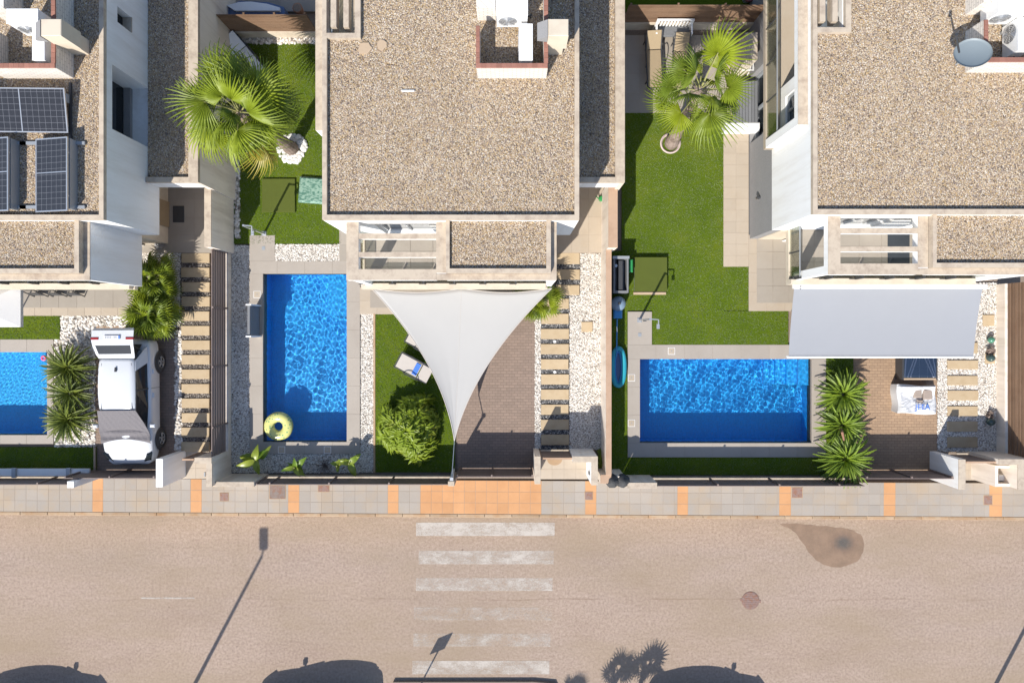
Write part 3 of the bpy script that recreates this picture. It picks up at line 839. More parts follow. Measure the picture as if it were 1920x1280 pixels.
# ------------------------------------------------------------------ houses
def house(xl, label, loggia, side_openings, bay):
    t = thing('house', label, 'house', (xl + 3.6, 6, .1), 'row of flat roofed white houses')
    U = lambda u: xl + u
    W = 7.25; YN = 13.5; YF = 3.16
    ZR, ZP = 5.20, 5.35
    # ground floor
    g = MB()
    g.box(U(.3), U(6.5), YF - .02, YN, .1, 2.29)
    obj('ground_floor_wall', g, M['cream'], t)
    c = MB().cells('x', U(0.0), U(.29), YF, YN, .1, 2.29, [(6.55, 8.9, .25, 2.1)])
    obj('stone_cladding', c, M['cladding'] if xl > 0 else M['white'], t)
    d = obj('glass_door', MB().box(U(.295), U(.31), 6.56, 8.89, .26, 2.09), M['darkglass'], t)
    obj('door_frame', MB().cells('x', U(.18), U(.293), 6.5501, 8.8999, .2501, 2.0999, [(6.62, 7.69, .32, 2.03), (7.76, 8.83, .32, 2.03)]), M['greymetal'], d)
    # upper floor
    up = MB()
    if loggia:
        up.box(U(1.0), U(6.4), 5.78, YN, 2.3, ZR)
        up.box(U(.26), U(6.4), YF + .8, 5.78, 2.3, ZR)
        up.box(U(0.0), U(.26), YF + .26, 5.78, 2.3, ZR)
        up.box(U(0.0), U(1.0), 5.78, 8.42, 4.9, ZR)
        up.box(U(0.0), U(.12), 8.42, YN, 4.9, ZR); up.box(U(.9), U(1.0), 8.42, YN, 5.0, ZR)
    else:
        up.box(U(0.0), U(6.4), YF + .8, YN, 2.3, ZR)
        up.box(U(0.0), U(6.4), YF + .26, YF + .8, 2.3, ZR)
    rh = [(5.84, 7.70, 2.92, 4.93), (9.04, 9.5, 3.94, 4.67)] if side_openings else []
    up.cells('x', U(6.4), U(W), YF + .26, YN, 2.3, ZR, rh)
    up.cells('y', YF, YF + .26, U(0.0), U(W), 2.3, ZR, [(U(1.3), U(2.9), 2.45, 4.5), (U(3.9), U(5.6), 2.45, 4.5)])
    obj('upper_wall', up, M['white'], t)
    for (a, b) in ((1.3, 2.9), (3.9, 5.6)):
        w_ = obj('balcony_door', MB().box(U(a) + .01, U(b) - .01, YF + .17, YF + .2, 2.46, 4.49), M['darkglass'], t)
        obj('door_frame', MB().cells('y', YF + .1, YF + .168, U(a) + .002, U(b) - .002, 2.452, 4.498, [(U(a) + .07, U((a + b) / 2) - .03, 2.53, 4.42), (U((a + b) / 2) + .03, U(b) - .07, 2.53, 4.42)]), M['whitemetal'], w_)
    if side_openings:
        obj('roof_door', MB().box(U(6.45), U(6.5), 5.85, 7.69, 3.0, 4.92), M['darkglass'], t)
        obj('roof_door_sill', MB().box(U(6.51), U(6.72), 5.85, 7.69, 2.925, 3.06), M['cladding'], t)
        w_ = obj('window', MB().box(U(6.98), U(7.0), 9.05, 9.49, 3.95, 4.66), M['darkglass'], t)
        obj('window_sill', MB().box(U(7.005), U(W) + .03, 9.045, 9.495, 3.943, 3.975), M['cap'], w_)
    # parapet, coping
    holes = [(U(.13), U(W - .13), YF + .14, YN)] if not loggia else [(U(1.08), U(W - .13), YF + .14, YN), (U(.13), U(1.08), YF + .14, 8.28), (U(.12), U(.92), 8.42, YN)]
    pa = MB().cells('z', ZR, ZP, U(0), U(W), YF, YN, holes)
    obj('parapet', pa, M['cap'], t)
    rects = [(U(.13), U(W - .13), YF + .14, YN)] if not loggia else [(U(1.08), U(W - .13), YF + .14, YN), (U(.13), U(1.08), YF + .14, 8.28)]
    scatter('roof_gravel', 'roof', rects, ZR + .012, t)
    # side bay with loggia
    if bay:
        b0 = -.28
        obj('bay_beam', MB().cells('z', 4.75, 5.0, U(b0), U(-.003), 5.78, YN, []), M['white'], t)
        obj('bay_coping', MB().box(U(b0) - .004, U(-.004), 5.776, YN, 5.0, 5.02), M['cap'], t)
        if loggia:
            obj('loggia_floor', MB().box(U(b0), U(.99), 5.78, YN, 2.3, 2.5), M['creamtile'], t)
            obj('bay_pier', MB().box(U(b0), U(-.004), 5.785, 6.05, 2.502, 4.748).box(U(-.003), U(.98), 5.785, 6.0, 2.502, 4.898), M['white'], t)
            wm = MB().cells('x', U(.2), U(.42), 6.052, 7.7, 2.502, 4.898, [(6.35, 7.3, 2.9, 4.5)])
            wm.box(U(.42), U(.99), 7.45, 7.7, 2.502, 4.898)
            obj('loggia_wall', wm, M['white'], t)
            w_ = obj('window', MB().box(U(.33), U(.35), 6.36, 7.29, 2.91, 4.49), M['winglass'], t)
            obj('window_frame', MB().cells('x', U(.26), U(.325), 6.352, 7.298, 2.902, 4.498, [(6.41, 6.79, 2.97, 4.43), (6.86, 7.24, 2.97, 4.43)]), M['greymetal'], w_)
            for yy in (6.1, 7.28, 8.46, 9.64, 10.8):
                obj('glass_panel', MB().box(U(b0) + .03, U(b0) + .042, yy, yy + 1.14, 2.53, 3.35), M['glass'], t)
                obj('railing_post', MB().box(U(b0) + .015, U(b0) + .055, yy - .035, yy - .003, 2.502, 3.36), M['dark'], t)
            obj('railing_rail', MB().box(U(b0) + .018, U(b0) + .052, 6.06, YN, 3.36, 3.385), M['greymetal'], t)
        for (a, b) in ((.22, .38), (.58, .73)):
            obj('roof_beam', MB().box(U(a), U(b), 8.62, YN, 4.95, 5.28), M['cap'], t)
    else:
        pass
    # front pergola, porch and balcony
    ZL = 4.97
    obj('balcony_slab', MB().box(U(.5), U(6.5), 1.38, YF - .004, 2.2, 2.40), M['cream'], t)
    obj('balcony_upstand', MB().box(U(.5), U(6.44), 1.381, 1.56, 2.402, 2.62), M['cream'], t)
    bf = obj('balcony_floor', MB().box(U(.56), U(6.44), 1.562, YF - .006, 2.40, 2.412), M['grout'], t)
    for i in range(8):
        for j in range(3):
            block('floor_tile', U(.6 + i * .73), U(.6 + i * .73 + .722), 1.58 + j * .52, 1.58 + j * .52 + .513, 2.405, 2.425, M['tile'], bf, .003)
    obj('pergola_frame', MB().box(U(.60), U(.94), 1.795, YF - .004, 4.70, ZL).box(U(.60), U(3.18), 1.488, 1.795, 4.70, ZL).box(U(3.18), U(3.47), 1.65, YF - .004, 4.70, ZL), M['white'], t)
    obj('pergola_coping', MB().box(U(.595), U(.945), 1.80, YF - .004, ZL, ZL + .02).box(U(.595), U(3.175), 1.483, 1.80, ZL, ZL + .02).box(U(3.175), U(3.46), 1.69, YF - .004, ZL, ZL + .02), M['cap'], t)
    for (a, b) in ((2.67, 2.82), (2.147, 2.285)):
        bm = obj('pergola_beam', MB().box(U(.941), U(3.179), a, b, 4.76, ZL - .01), M['white'], t)
        obj('beam_coping', MB().box(U(.946), U(3.174), a - .004, b + .004, ZL - .01, ZL + .01), M['cap'], bm)
    obj('porch_wall', MB().box(U(3.472), U(6.63), 1.488, YF - .004, 4.70, ZL - .02).box(U(6.45), U(6.63), 1.488, YF - .004, 2.2, 4.70), M['white'], t)
    obj('column', MB().box(U(.62), U(.86), 1.52, 1.76, 2.41, 4.70), M['white'], t)
    obj('porch_ledge', MB().box(U(3.176), U(6.636), 1.482, 1.665, ZL - .018, ZL + .012).box(U(6.465), U(6.636), 1.665, YF - .004, ZL - .018, ZL + .012), M['cap'], t)
    obj('porch_parapet', MB().cells('z', ZL - .019, 5.20, U(3.475), U(6.46), 1.67, YF - .003, [(U(3.58), U(6.33), 1.80, YF)]), M['cap'], t)
    obj('porch_roof', MB().box(U(3.582), U(6.328), 1.802, YF - .003, ZL - .015, 5.07), M['soil'], t)
    scatter('porch_gravel', 'roof', [(U(3.585), U(6.325), 1.805, YF - .004)], 5.075, t)
    for i in range(6):
        x0 = U(.62 + i * .97)
        obj('glass_panel', MB().box(x0 + .03, x0 + .93, 1.60, 1.61, 2.45, 3.1), M['glass'], t)
        obj('railing_post', MB().box(x0 - .02, x0 + .02, 1.52, 1.595, 2.622, 3.12).box(x0 - .2, x0 + .02, 1.53, 1.55, 2.622, 2.66), M['dark'], t)
    for yy in (1.6, 2.38):
        obj('glass_panel', MB().box(U(.53), U(.542), yy + .03, yy + .78, 2.45, 3.18), M['glass'], t)
        obj('railing_post', MB().box(U(.515), U(.555), yy - .015, yy + .02, 2.41, 3.2), M['dark'], t)
    obj('handrail', MB().box(U(.52), U(.55), 1.57, YF - .01, 3.18, 3.205), M['greymetal'], t)
    # ground floor glazing below the balcony
    for (a, b) in ((1.2, 3.0), (3.6, 5.6)):
        w_ = obj('patio_door', MB().box(U(a), U(b), YF - .06, YF - .03, .25, 2.1), M['darkglass'], t)
        obj('door_frame', MB().cells('y', YF - .1, YF - .062, U(a) - .05, U(b) + .05, .22, 2.15, [(U(a) + .02, U((a + b) / 2) - .03, .3, 2.06), (U((a + b) / 2) + .03, U(b) - .02, .3, 2.06)]), M['whitemetal'], w_)
    # side wing, entrance
    ZW = 3.0
    wg = MB()
    wg.box(U(7.252), U(8.74), 5.35, YN, .1, ZW - .002)
    wg.box(U(7.252), U(8.74), 4.70, 5.348, 2.36, ZW - .002)
    obj('wing_wall', wg, M['white'], t)
    obj('wing_side_wall', MB().box(U(8.742), U(8.9), 4.702, YN, .1, ZW - .002), M['boundary'], t)
    obj('wing_coping', MB().cells('z', ZW, ZW + .15, U(7.256), U(8.9), 4.698, YN, [(U(7.256), U(8.60), 4.86, YN)]), M['cap'], t)
    scatter('wing_gravel', 'roof', [(U(7.26), U(8.595), 4.865, YN)], ZW + .01, t)
    dr = obj('entrance_door', MB().box(U(6.505), U(6.55), 3.72, 4.62, .25, 2.2), M['wooddoor'], t)
    obj('door_handle', MB().box(U(6.55), U(6.6), 3.8, 3.84, 1.0, 1.3), M['greymetal'], dr)
    # roof plant room: low brick walls
    z0, z1 = ZR + .0, 5.98
    x0, x1 = U(4.38), U(6.33)
    e = MB().box(x0, x1, 7.19, 7.30, z0, z1).box(x1 - .1, x1, 7.302, 9.6, z0, z1).box(x0, x0 + .09, 7.302, 8.35, z0, z1).box(x0, x0 + .52, 8.83, 9.6, z0, z1)
    obj('plant_wall', e, M['brick'], t)
    cp = []
    n = 14
    for i in range(n): block('coping_brick', x0 - .008 + (x1 - x0) * i / n, x0 - .012 + (x1 - x0) * (i + 1) / n + .008, 7.182, 7.308, z1, z1 + .045, M['redcap'], t)
    for i in range(16): block('coping_brick', x1 - .108, x1 + .008, 7.312 + i * .143, 7.312 + i * .143 + .138, z1, z1 + .045, M['redcap'], t)
    for i in range(7): block('coping_brick', x0 - .008, x0 + .098, 7.312 + i * .146, 7.312 + i * .146 + .14, z1, z1 + .045, M['redcap'], t)
    # chimney hood
    hx = x1 - .16
    mb = MB().box(hx + .12, hx + .60, 7.86, 8.26, ZR, 5.72)
    mb.cbox(hx + .14, hx + .68, 7.82, 8.27, 5.722, 6.55, .015)
    obj('chimney', mb, M['cream'], t)
    obj('chimney_cap', MB().add([(hx - .14, 7.80, 6.35), (hx + .13, 7.80, 6.56), (hx + .13, 8.25, 6.56), (hx - .14, 8.25, 6.35), (hx - .14, 7.80, 6.28), (hx + .13, 7.80, 6.2), (hx + .13, 8.25, 6.2), (hx - .14, 8.25, 6.28)], [(0, 1, 2, 3), (7, 6, 5, 4), (0, 4, 5, 1), (1, 5, 6, 2), (2, 6, 7, 3), (3, 7, 4, 0)]), M['cladding'], t)
    return t

XLL, XLM, XLR = -18.77, -5.354, 8.49
house(XLL, 'left house with solar panels on its gravel roof and a shaded side wall', False, True, False)
house(XLM, 'middle house with wide gravel roof above the shade sail and slatted pergola', True, True, True)
hr = house(XLR, 'right house with a satellite dish on its roof and a grey awning in front', True, False, True)

hr.location.y += .16

# rooftop air conditioners
def ac_unit(label, loc, rz, L=.82, D=.34, H=.66):
    t = thing('air_conditioner', label, 'air conditioner', (0, 0, 0), 'rooftop air conditioners')
    b = obj('casing', MB().cbox(-L / 2, L / 2, -D / 2, D / 2, .1, .1 + H, .02), M['whitemetal'], t)
    obj('top_cover', MB().cbox(-L / 2 - .01, L / 2 + .01, -D / 2 - .012, D / 2 + .01, .1 + H, .125 + H, .008), M['whitemetal'], t)
    mb = MB(); r = min(L * .3, H * .42); cx, cz = -L * .14, .1 + H * .5
    for q in (r, r * .8, r * .6, r * .4, r * .2):
        mb.tube([(cx + q * math.cos(k * math.pi / 10), -D / 2 - .022, cz + q * math.sin(k * math.pi / 10)) for k in range(21)], .006, 4, False)
    for k in range(4): mb.bar((cx - r * math.cos(k * math.pi / 4), -D / 2 - .022, cz - r * math.sin(k * math.pi / 4)), (cx + r * math.cos(k * math.pi / 4), -D / 2 - .022, cz + r * math.sin(k * math.pi / 4)), .012)
    obj('fan_grille', mb, M['alu'], t)
    dk = MB().add([(cx + r * .97 * math.cos(k * math.pi / 12), -D / 2 - .004, cz + r * .97 * math.sin(k * math.pi / 12)) for k in range(24)], [tuple(range(24))])
    obj('fan_opening', dk, M['cladding'], t)
    for s in (-1, 1): obj('foot', MB().box(s * L * .35 - .03, s * L * .35 + .03, -D / 2, D / 2, 0, .1), M['greymetal'], t)
    pm = MB().tube([(L / 2, .0, .3), (L / 2 + .08, .02, .3), (L / 2 + .1, .05, .1), (L / 2 + .12, .2, .03)], .022, 6)
    obj('pipe', pm, M['black'], t)
    return at(t, loc, (0, 0, rz))
ac_unit('wider white air conditioner with its fan facing the middle roof', (X(960, 6.0), Y(22, 6.0), 5.4), 0, .84, .4, .72)
ac_unit('long upright white air conditioner in the brick pen of the middle roof', (X(986, 6.0), Y(78, 6.0), 5.25), rad(-90), .98, .36, .6)
ac_unit('white air conditioner at the top left corner above the solar panels', (X(44, 6.2), Y(32, 6.2), 5.35), 0, .84, .38, .78)
ac_unit('white air conditioner turned sideways near the brick lattice wall on the left roof', (X(72, 6.0), Y(80, 6.0), 5.22), rad(-90), .95, .32, .66)
ac_unit('pale air conditioner at the top right corner behind the satellite dish', (X(1898, 6.1), Y(12, 6.1), 5.35), 0, .84, .4, .72)
ac_unit('air conditioner half cut by the right edge near the satellite dish', (X(1925, 6.0), Y(62, 6.0), 5.22), rad(-90), .9, .36, .6)

# solar panels
def solar(label, cx, cy, z, w_, h_, tiltx, tilty, rz=0, split=True):
    t = thing('solar_panel', label, 'solar panel', (0, 0, 0), 'solar panels on the left roof')
    obj('cells', MB().box(-w_ / 2, w_ / 2, -h_ / 2, h_ / 2, 0, .03), M['solar'], t)
    obj('panel_frame', MB().cells('z', -.01, .036, -w_ / 2 - .02, w_ / 2 + .02, -h_ / 2 - .02, h_ / 2 + .02, [(-w_ / 2 + .012, w_ / 2 - .012, -h_ / 2 + .012, h_ / 2 - .012)]), M['alu'], t)
    if split:
        if w_ > h_: obj('divider', MB().box(-.014, .014, -h_ / 2 + .013, h_ / 2 - .013, .0305, .036), M['alu'], t)
        else: obj('divider', MB().box(-w_ / 2 + .013, w_ / 2 - .013, .05, .075, .0305, .036), M['alu'], t)
    for s in (-1, 1):
        if w_ > h_: obj('bracket', MB().box(s * w_ * .3 - .02, s * w_ * .3 + .02, -h_ / 2, h_ / 2, -.05, -.011), M['alu'], t)
        else: obj('bracket', MB().box(-w_ / 2, w_ / 2, s * h_ * .3 - .02, s * h_ * .3 + .02, -.05, -.011), M['alu'], t)
    return at(t, (cx, cy, z), (tiltx, tilty, rz))
zs = 5.5
solar('solar panel lying crosswise above two upright panels on the left roof', X(40, zs), Y(207, zs), zs, X(124, zs) - X(-44, zs), Y(168, zs) - Y(246, zs), rad(9), 0, rad(-.6))
solar('whole upright solar panel nearest the right edge of the left roof', X(98, zs), Y(328, zs), zs, X(131, zs) - X(62, zs), Y(260, zs) - Y(395, zs), 0, rad(-13))
solar('upright solar panel cut by the left edge of the picture', X(-12, zs), Y(328, zs), zs, X(131, zs) - X(62, zs), Y(260, zs) - Y(395, zs), 0, rad(-13))
rk = thing('panel_rack', 'metal rack and ballast rails carrying the solar panels', 'rack', (X(98, 5.3), Y(328, 5.3), 5.2))
for xx in (98, -12):
    for yy in (268, 388):
        obj('rail', MB().box(X(xx - 62, 5.3), X(xx + 60, 5.3), Y(yy + 3, 5.3), Y(yy - 3, 5.3), 5.23, 5.29), M['greymetal'], rk)
    obj('wind_plate', MB().box(X(xx + 35, 5.4), X(xx + 40, 5.4), Y(393, 5.4), Y(262, 5.4), 5.22, 5.56), M['greymetal'], rk)
obj('post', MB().box(X(124, 5.4), X(128, 5.4), Y(258, 5.4), Y(152, 5.4), 5.22, 5.30), M['dark'], rk)
obj('junction_box', MB().cbox(X(121, 5.4), X(126, 5.4), Y(192, 5.4), Y(176, 5.4), 5.302, 5.44), M['greymetal'], rk)

# satellite dish on the right roof
def dish():
    c = Vector((X(1823, 6.05), Y(102, 6.05), 6.05))
    t = thing('satellite_dish', 'grey satellite dish tilted beside the white plant wall, feed arm towards the gravel', 'satellite dish', (c.x, c.y, 5.2))
    nrm = Vector((-.36, .2, .9)).normalized(); a = nrm.cross(Vector((0, 0, 1))).normalized(); b = nrm.cross(a).normalized()
    mb = MB(); n = 28; rings = 6; R = .46
    for off in (0, -.012):
        for i in range(rings + 1):
            r = R * i / rings
            for k in range(n):
                th = 2 * math.pi * k / n
                mb.v.append(tuple(c + a * r * math.cos(th) * .92 + b * r * math.sin(th) + nrm * (.35 * r * r + off)))
    for s in (0, 1):
        o0 = s * (rings + 1) * n
        for i in range(rings):
            for k in range(n):
                q = (o0 + i * n + k, o0 + i * n + (k + 1) % n, o0 + (i + 1) * n + (k + 1) % n, o0 + (i + 1) * n + k)
                mb.f.append(q if s else q[::-1])
    for k in range(n):
        mb.f.append((rings * n + k, rings * n + (k + 1) % n, (2 * rings + 1) * n + (k + 1) % n, (2 * rings + 1) * n + k))
    obj('reflector', mb, surf('dish_grey', P(138, 150, 156, 1.4), .04, 4, 60, .03, .5, 0), t, smooth=True)
    f = c + Vector((-.66, .36, .34))
    obj('feed_arm', MB().bar(c + Vector((-.34, .05, -.02)), f, .035), M['dark'], t)
    obj('feed_horn', MB().tube([f - nrm * .06, f + nrm * .06], .045, 10), M['dark'], t)
    obj('mast', MB().tube([(c.x + .1, c.y + .05, 5.2), (c.x + .1, c.y + .05, c.z - .05)], .03, 8), M['greymetal'], t)
dish()
# two bare mortar patches, loose batten on the middle roof
for (px, py, rr, lab) in ((716, 84, .16, 'round pale mortar patch on the middle roof gravel'), (684, 90, .2, 'ragged pale mortar smear beside the round patch on the middle roof')):
    mb = MB(); cx, cy = X(px, 5.25), Y(py, 5.25)
    ring = [(cx + rr * rnd.uniform(.75, 1.1) * math.cos(k * .45), cy + rr * rnd.uniform(.7, 1.1) * math.sin(k * .45)) for k in range(14)]
    mb.prism(ring, 5.2, 5.25)
    obj('mortar_patch', mb, M['planksun'], label=lab, cat='mortar')
obj('batten', MB().cbox(X(753, 5.25), X(777, 5.25), Y(172, 5.25), Y(169, 5.25), 5.235, 5.275), M['whitemetal'], label='thin white batten lying on the middle roof gravel', cat='batten')

# ------------------------------------------------------------------ walls, fences, gates
def wallbox(name, label, px0, px1, py0, py1, z, mat, cap=None, z0=.1, cat='wall', over=.0):
    x0, x1, y0, y1 = X(px0, z), X(px1, z), Y(py1, z), Y(py0, z)
    t = thing(name, label, cat, ((x0 + x1) / 2, (y0 + y1) / 2, .1))
    obj('wall_body', MB().box(x0, x1, y0, y1, z0, z - .03), mat, t)
    obj('coping', MB().cbox(x0 - over - .004, x1 + over + .004, y0 - over - .004, y1 + over + .004, z - .03, z, .006), cap or M['cap'], t)
    return t
# entrance court walls
wallbox('courtyard_wall', 'cream topped courtyard wall by the left entrance and its door mat', 383, 395.5, 353, 463, 2.05, M['boundary'])
wallbox('courtyard_wall', 'cream topped courtyard wall right of the middle entrance with the green broom', 1141, 1158, 341, 464, 2.05, M['boundary'], M['wallcap'])
wallbox('garden_wall', 'long salmon topped wall between the white pebbles and the right pool', 1136.5, 1146.5, 466, 890, 1.5, M['boundary'], M['wallcap'])

def slat_fence_y(label, px_top, y0px, y1px, ztop, x, zpl, posts, mat, nsl, facing):
    y0, y1 = Y(y1px, ztop), Y(y0px, ztop)
    t = thing('slat_fence', label, 'fence', (x, (y0 + y1) / 2, .1), 'brown fences round the gardens')
    obj('plinth', MB().box(x - .08, x + .08, y0, y1, .05, zpl), M['boundary'], t)
    h = (ztop - zpl - .07) / nsl
    for i in range(nsl):
        block('slat', x - .015, x + .015, y0, y1, zpl + .06 + i * h, zpl + .06 + (i + 1) * h - .04, mat, t, .003)
    for yy in posts:
        obj('post', MB().box(x + .018 * facing, x + .075 * facing, yy - .03, yy + .03, zpl, ztop + .01), mat, t)
    return t
K16 = K(1.6)
slat_fence_y('dark brown slat fence along the stepping slabs left of the grey gravel', 0, 466, 905, 1.62, -10.13, .42, [Y(p, 1.0) for p in (470, 577, 686, 797, 893)], M['brownmetal'], 6, 1)
slat_fence_y('brown board fence on a cream plinth at the right edge', 0, 527, 862, 1.75, 17.42, .58, [Y(p, 1.0) for p in (540, 715)], M['brownwood'], 7, 1)

def slat_fence_x(label, x0, x1, y, zpl, ztop, posts, nsl=6, mat=None, group='brown fences round the gardens', plinth=True, gap=.07, name='slat_fence'):
    mat = mat or M['brownmetal']
    t = thing(name, label, 'fence' if plinth else 'gate', ((x0 + x1) / 2, y, .1), group if plinth else None)
    if plinth: obj('plinth', MB().box(x0, x1, y - .075, y + .075, .05, zpl), M['cap'], t)
    h = (ztop - zpl - gap) / nsl
    for i in range(nsl):
        block('slat', x0 + .01, x1 - .01, y - .014, y + .014, zpl + gap + i * h, zpl + gap + (i + 1) * h - .008, mat, t, .003)
    for p in posts:
        obj('post', MB().box(p - .025, p + .025, y + .016, y + .07, zpl, ztop + .01), mat, t)
    return t
YFR = -5.19
zt = 1.38
slat_fence_x('front fence of dark slats below the pool with the round float', X(478, zt), X(842, zt), YFR, .36, zt, [X(p, 1.3) for p in (482, 507, 618, 730)])
slat_fence_x('front fence of dark slats below the wide right pool', X(1232, zt), X(1622, zt), YFR - .05, .36, zt, [X(p, 1.3) for p in (1345, 1460, 1572)])
slat_fence_x('front fence of dark slats with white rail below the left pool', X(-120, zt), X(130, zt), YFR, .36, zt, [X(p, 1.3) for p in (-40, 73)])
wr = thing('white_rail', 'long white tube rail behind the front fence of the left pool', 'rail', (X(60, 1.2), YFR + .25, .1))
obj('rail', MB().box(X(-120, 1.2), X(150, 1.2), YFR + .15, YFR + .4, .62, .70), M['whitemetal'], wr)
for p in (8, 112): obj('rail_bracket', MB().cbox(X(p - 4, 1.2), X(p + 4, 1.2), YFR + .1, YFR + .44, .705, .78), M['greymetal'], wr)
# sliding driveway gates
zg = 1.5
slat_fence_x('brown sliding gate in front of the white car', X(118, zg), X(292, zg), -4.95, .12, zg, [X(p, zg) for p in (122, 205, 288)], 7, plinth=False, gap=.075, name='sliding_gate')
slat_fence_x('brown sliding gate between the sail pole and the stepping slabs', X(853, zg), X(1001, zg), -4.90, .12, zg, [X(p, zg) for p in (857, 922, 998)], 7, plinth=False, gap=.075, name='sliding_gate')
slat_fence_x('brown sliding gate below the sago palms and the white sack', X(1622, zg), X(1790, zg), -4.96, .12, zg, [X(p, zg) for p in (1626, 1710, 1786)], 7, plinth=False, gap=.075, name='sliding_gate')
# pedestrian gates
def ped_gate(label, px0, px1, py, z=1.55):
    x0, x1, y = X(px0, z), X(px1, z), Y(py, z)
    t = thing('entry_gate', label, 'gate', ((x0 + x1) / 2, y, .12))
    for i in range(6): block('slat', x0 + .03, x1 - .03, y - .012, y + .012, .2 + i * .225, .2 + i * .225 + .215, M['brownmetal'], t, .003)
    obj('gate_frame', MB().box(x0, x0 + .03, y - .03, y + .03, .14, z).box(x1 - .03, x1, y - .03, y + .03, .14, z).box(x0, x1, y - .03, y + .03, z, z + .035), M['wallcap'], t)
    obj('handle', MB().box(x1 - .12, x1 - .08, y - .08, y - .03, 1.0, 1.15), M['greymetal'], t)
ped_gate('brown entry gate at the foot of the middle stepping slabs', 1014, 1074, 859)
ped_gate('brown entry gate at the foot of the left stepping slabs', 342, 364, 861)
ped_gate('brown entry gate at the foot of the right stepping slabs', 1811, 1874, 866)
def court(px0, px1, py0, py1):
    tiles('paver', px0, px1, py0, py1, .42, M['creamtile'], .135, 'gate_court')
court(1013, 1102, 842, 898); court(342, 392, 838, 897); court(1794, 1862, 842, 900)
zw = 1.75
wallbox('gate_pillar', 'narrow cream pillar between the middle driveway gate and the entry gate', 1002.5, 1013.5, 855, 907, zw, M['boundary'])
t = thing('gate_wall', 'L-shaped cream wall with a black intercom right of the middle entry gate', 'wall', (X(1098, zw), Y(870, zw), .1))
x0, x1, xa = X(1074, zw), X(1120.5, zw), X(1109, zw)
ya, yb, yc = Y(855.5, zw), Y(866, zw), Y(909, zw)
obj('wall_body', MB().box(x0, x1, yb, ya, .1, zw - .03).box(xa, x1, yc, yb, .1, zw - .03), M['white'], t)
obj('coping', MB().box(x0 - .005, x1 + .005, yb - .005, ya + .005, zw - .03, zw).box(xa - .005, x1 + .005, yc - .005, yb - .005, zw - .03, zw), M['cap'], t)
obj('intercom', MB().cbox(xa - .03, xa - .001, Y(889, 1.2), Y(884, 1.2), 1.05, 1.3), M['dark'], t)
wallbox('gate_pillar', 'short pillar with orange tinted top at the lower end of the long salmon wall', 1126, 1146, 889.5, 906, 1.45, M['boundary'], M['wallcap'])
wallbox('front_wall', 'low cream front wall right of the black sacks at the right garden corner', 1177, 1232, 904.5, 915, 1.45, M['boundary'])
wallbox('corner_wall', 'short grey wall stub behind the two black sacks', 1147, 1172, 892.5, 902, 1.4, M['boundary'], M['boundary'])
# left gate
wallbox('gate_pillar', 'white pillar wall beside the white car and its gate', 292.5, 305, 860, 912.5, zw, M['white'], M['whitemetal'])
wallbox('fence_post', 'small square white post at the end of the left front fence', 126, 138, 902, 914, 1.75, M['white'], M['whitemetal'], cat='post')
t = thing('gate_wall', 'stepped cream wall by the left stepping slabs at the fence corner', 'wall', (X(380, zw), Y(880, zw), .1))
obj('wall_body', MB().box(X(365, zw), X(396, zw), Y(868, zw), Y(858, zw), .1, zw - .03).box(X(387, zw), X(397, zw), Y(912, zw), Y(868, zw), .1, zw - .03), M['boundary'], t)
obj('coping', MB().box(X(364.6, zw), X(396.4, zw), Y(868, zw) - .004, Y(857.6, zw), zw - .03, zw).box(X(386.6, zw), X(397.4, zw), Y(912.4, zw), Y(868, zw) - .005, zw - .03, zw), M['cap'], t)
obj('letterbox', MB().cbox(X(384.5, 1.2), X(386.8, 1.2), Y(892, 1.2), Y(884, 1.2), .95, 1.3), M['greymetal'], t)
wallbox('front_wall', 'low cream wall below the grey gravel where the slat fence ends', 397.5, 476, 903, 912, 1.5, M['boundary'])
# right gate
wallbox('gate_pillar', 'pillar wall between the right driveway gate and its entry gate', 1798, 1810.5, 861, 917, zw, M['white'])
t = thing('gate_wall', 'thick cream wall with a white meter box niche at the lower right corner', 'wall', (X(1890, zw), Y(890, zw), .1))
obj('wall_body', MB().box(X(1874, zw), X(1990, zw), Y(871, zw), Y(861, zw), .1, zw - .03).box(X(1909, zw), X(1960, zw), Y(917, zw), Y(871, zw), .1, zw - .03), M['boundary'], t)
obj('coping', MB().box(X(1873.6, zw), X(1990, zw), Y(871, zw) - .004, Y(860.6, zw), zw - .03, zw).box(X(1908.6, zw), X(1960, zw), Y(917.4, zw), Y(871, zw) - .005, zw - .03, zw), M['cap'], t)
zm = 1.35
mx0, mx1, my0, my1 = X(1866, zm), X(1910, zm), Y(912, zm), Y(873, zm)
obj('meter_cabinet', MB().cells('z', .1, zm, mx0, mx1, my0, my1, [(mx0 + .1, mx1 - .08, my0 + .1, my1 - .08)]), M['boundary'], t)
obj('cabinet_floor', MB().box(mx0 + .09, mx1 - .07, my0 + .09, my1 - .07, .1, .8), M['whitemetal'], t)
obj('meter_box', MB().cbox(mx0 + .3, mx0 + .5, my0 + .14, my0 + .34, .8, 1.1, .01), M['whitemetal'], t)
obj('meter_door', MB().cbox(mx0 + .14, mx0 + .26, my0 + .14, my0 + .5, .8, 1.0, .01), M['deckgrey'], t)
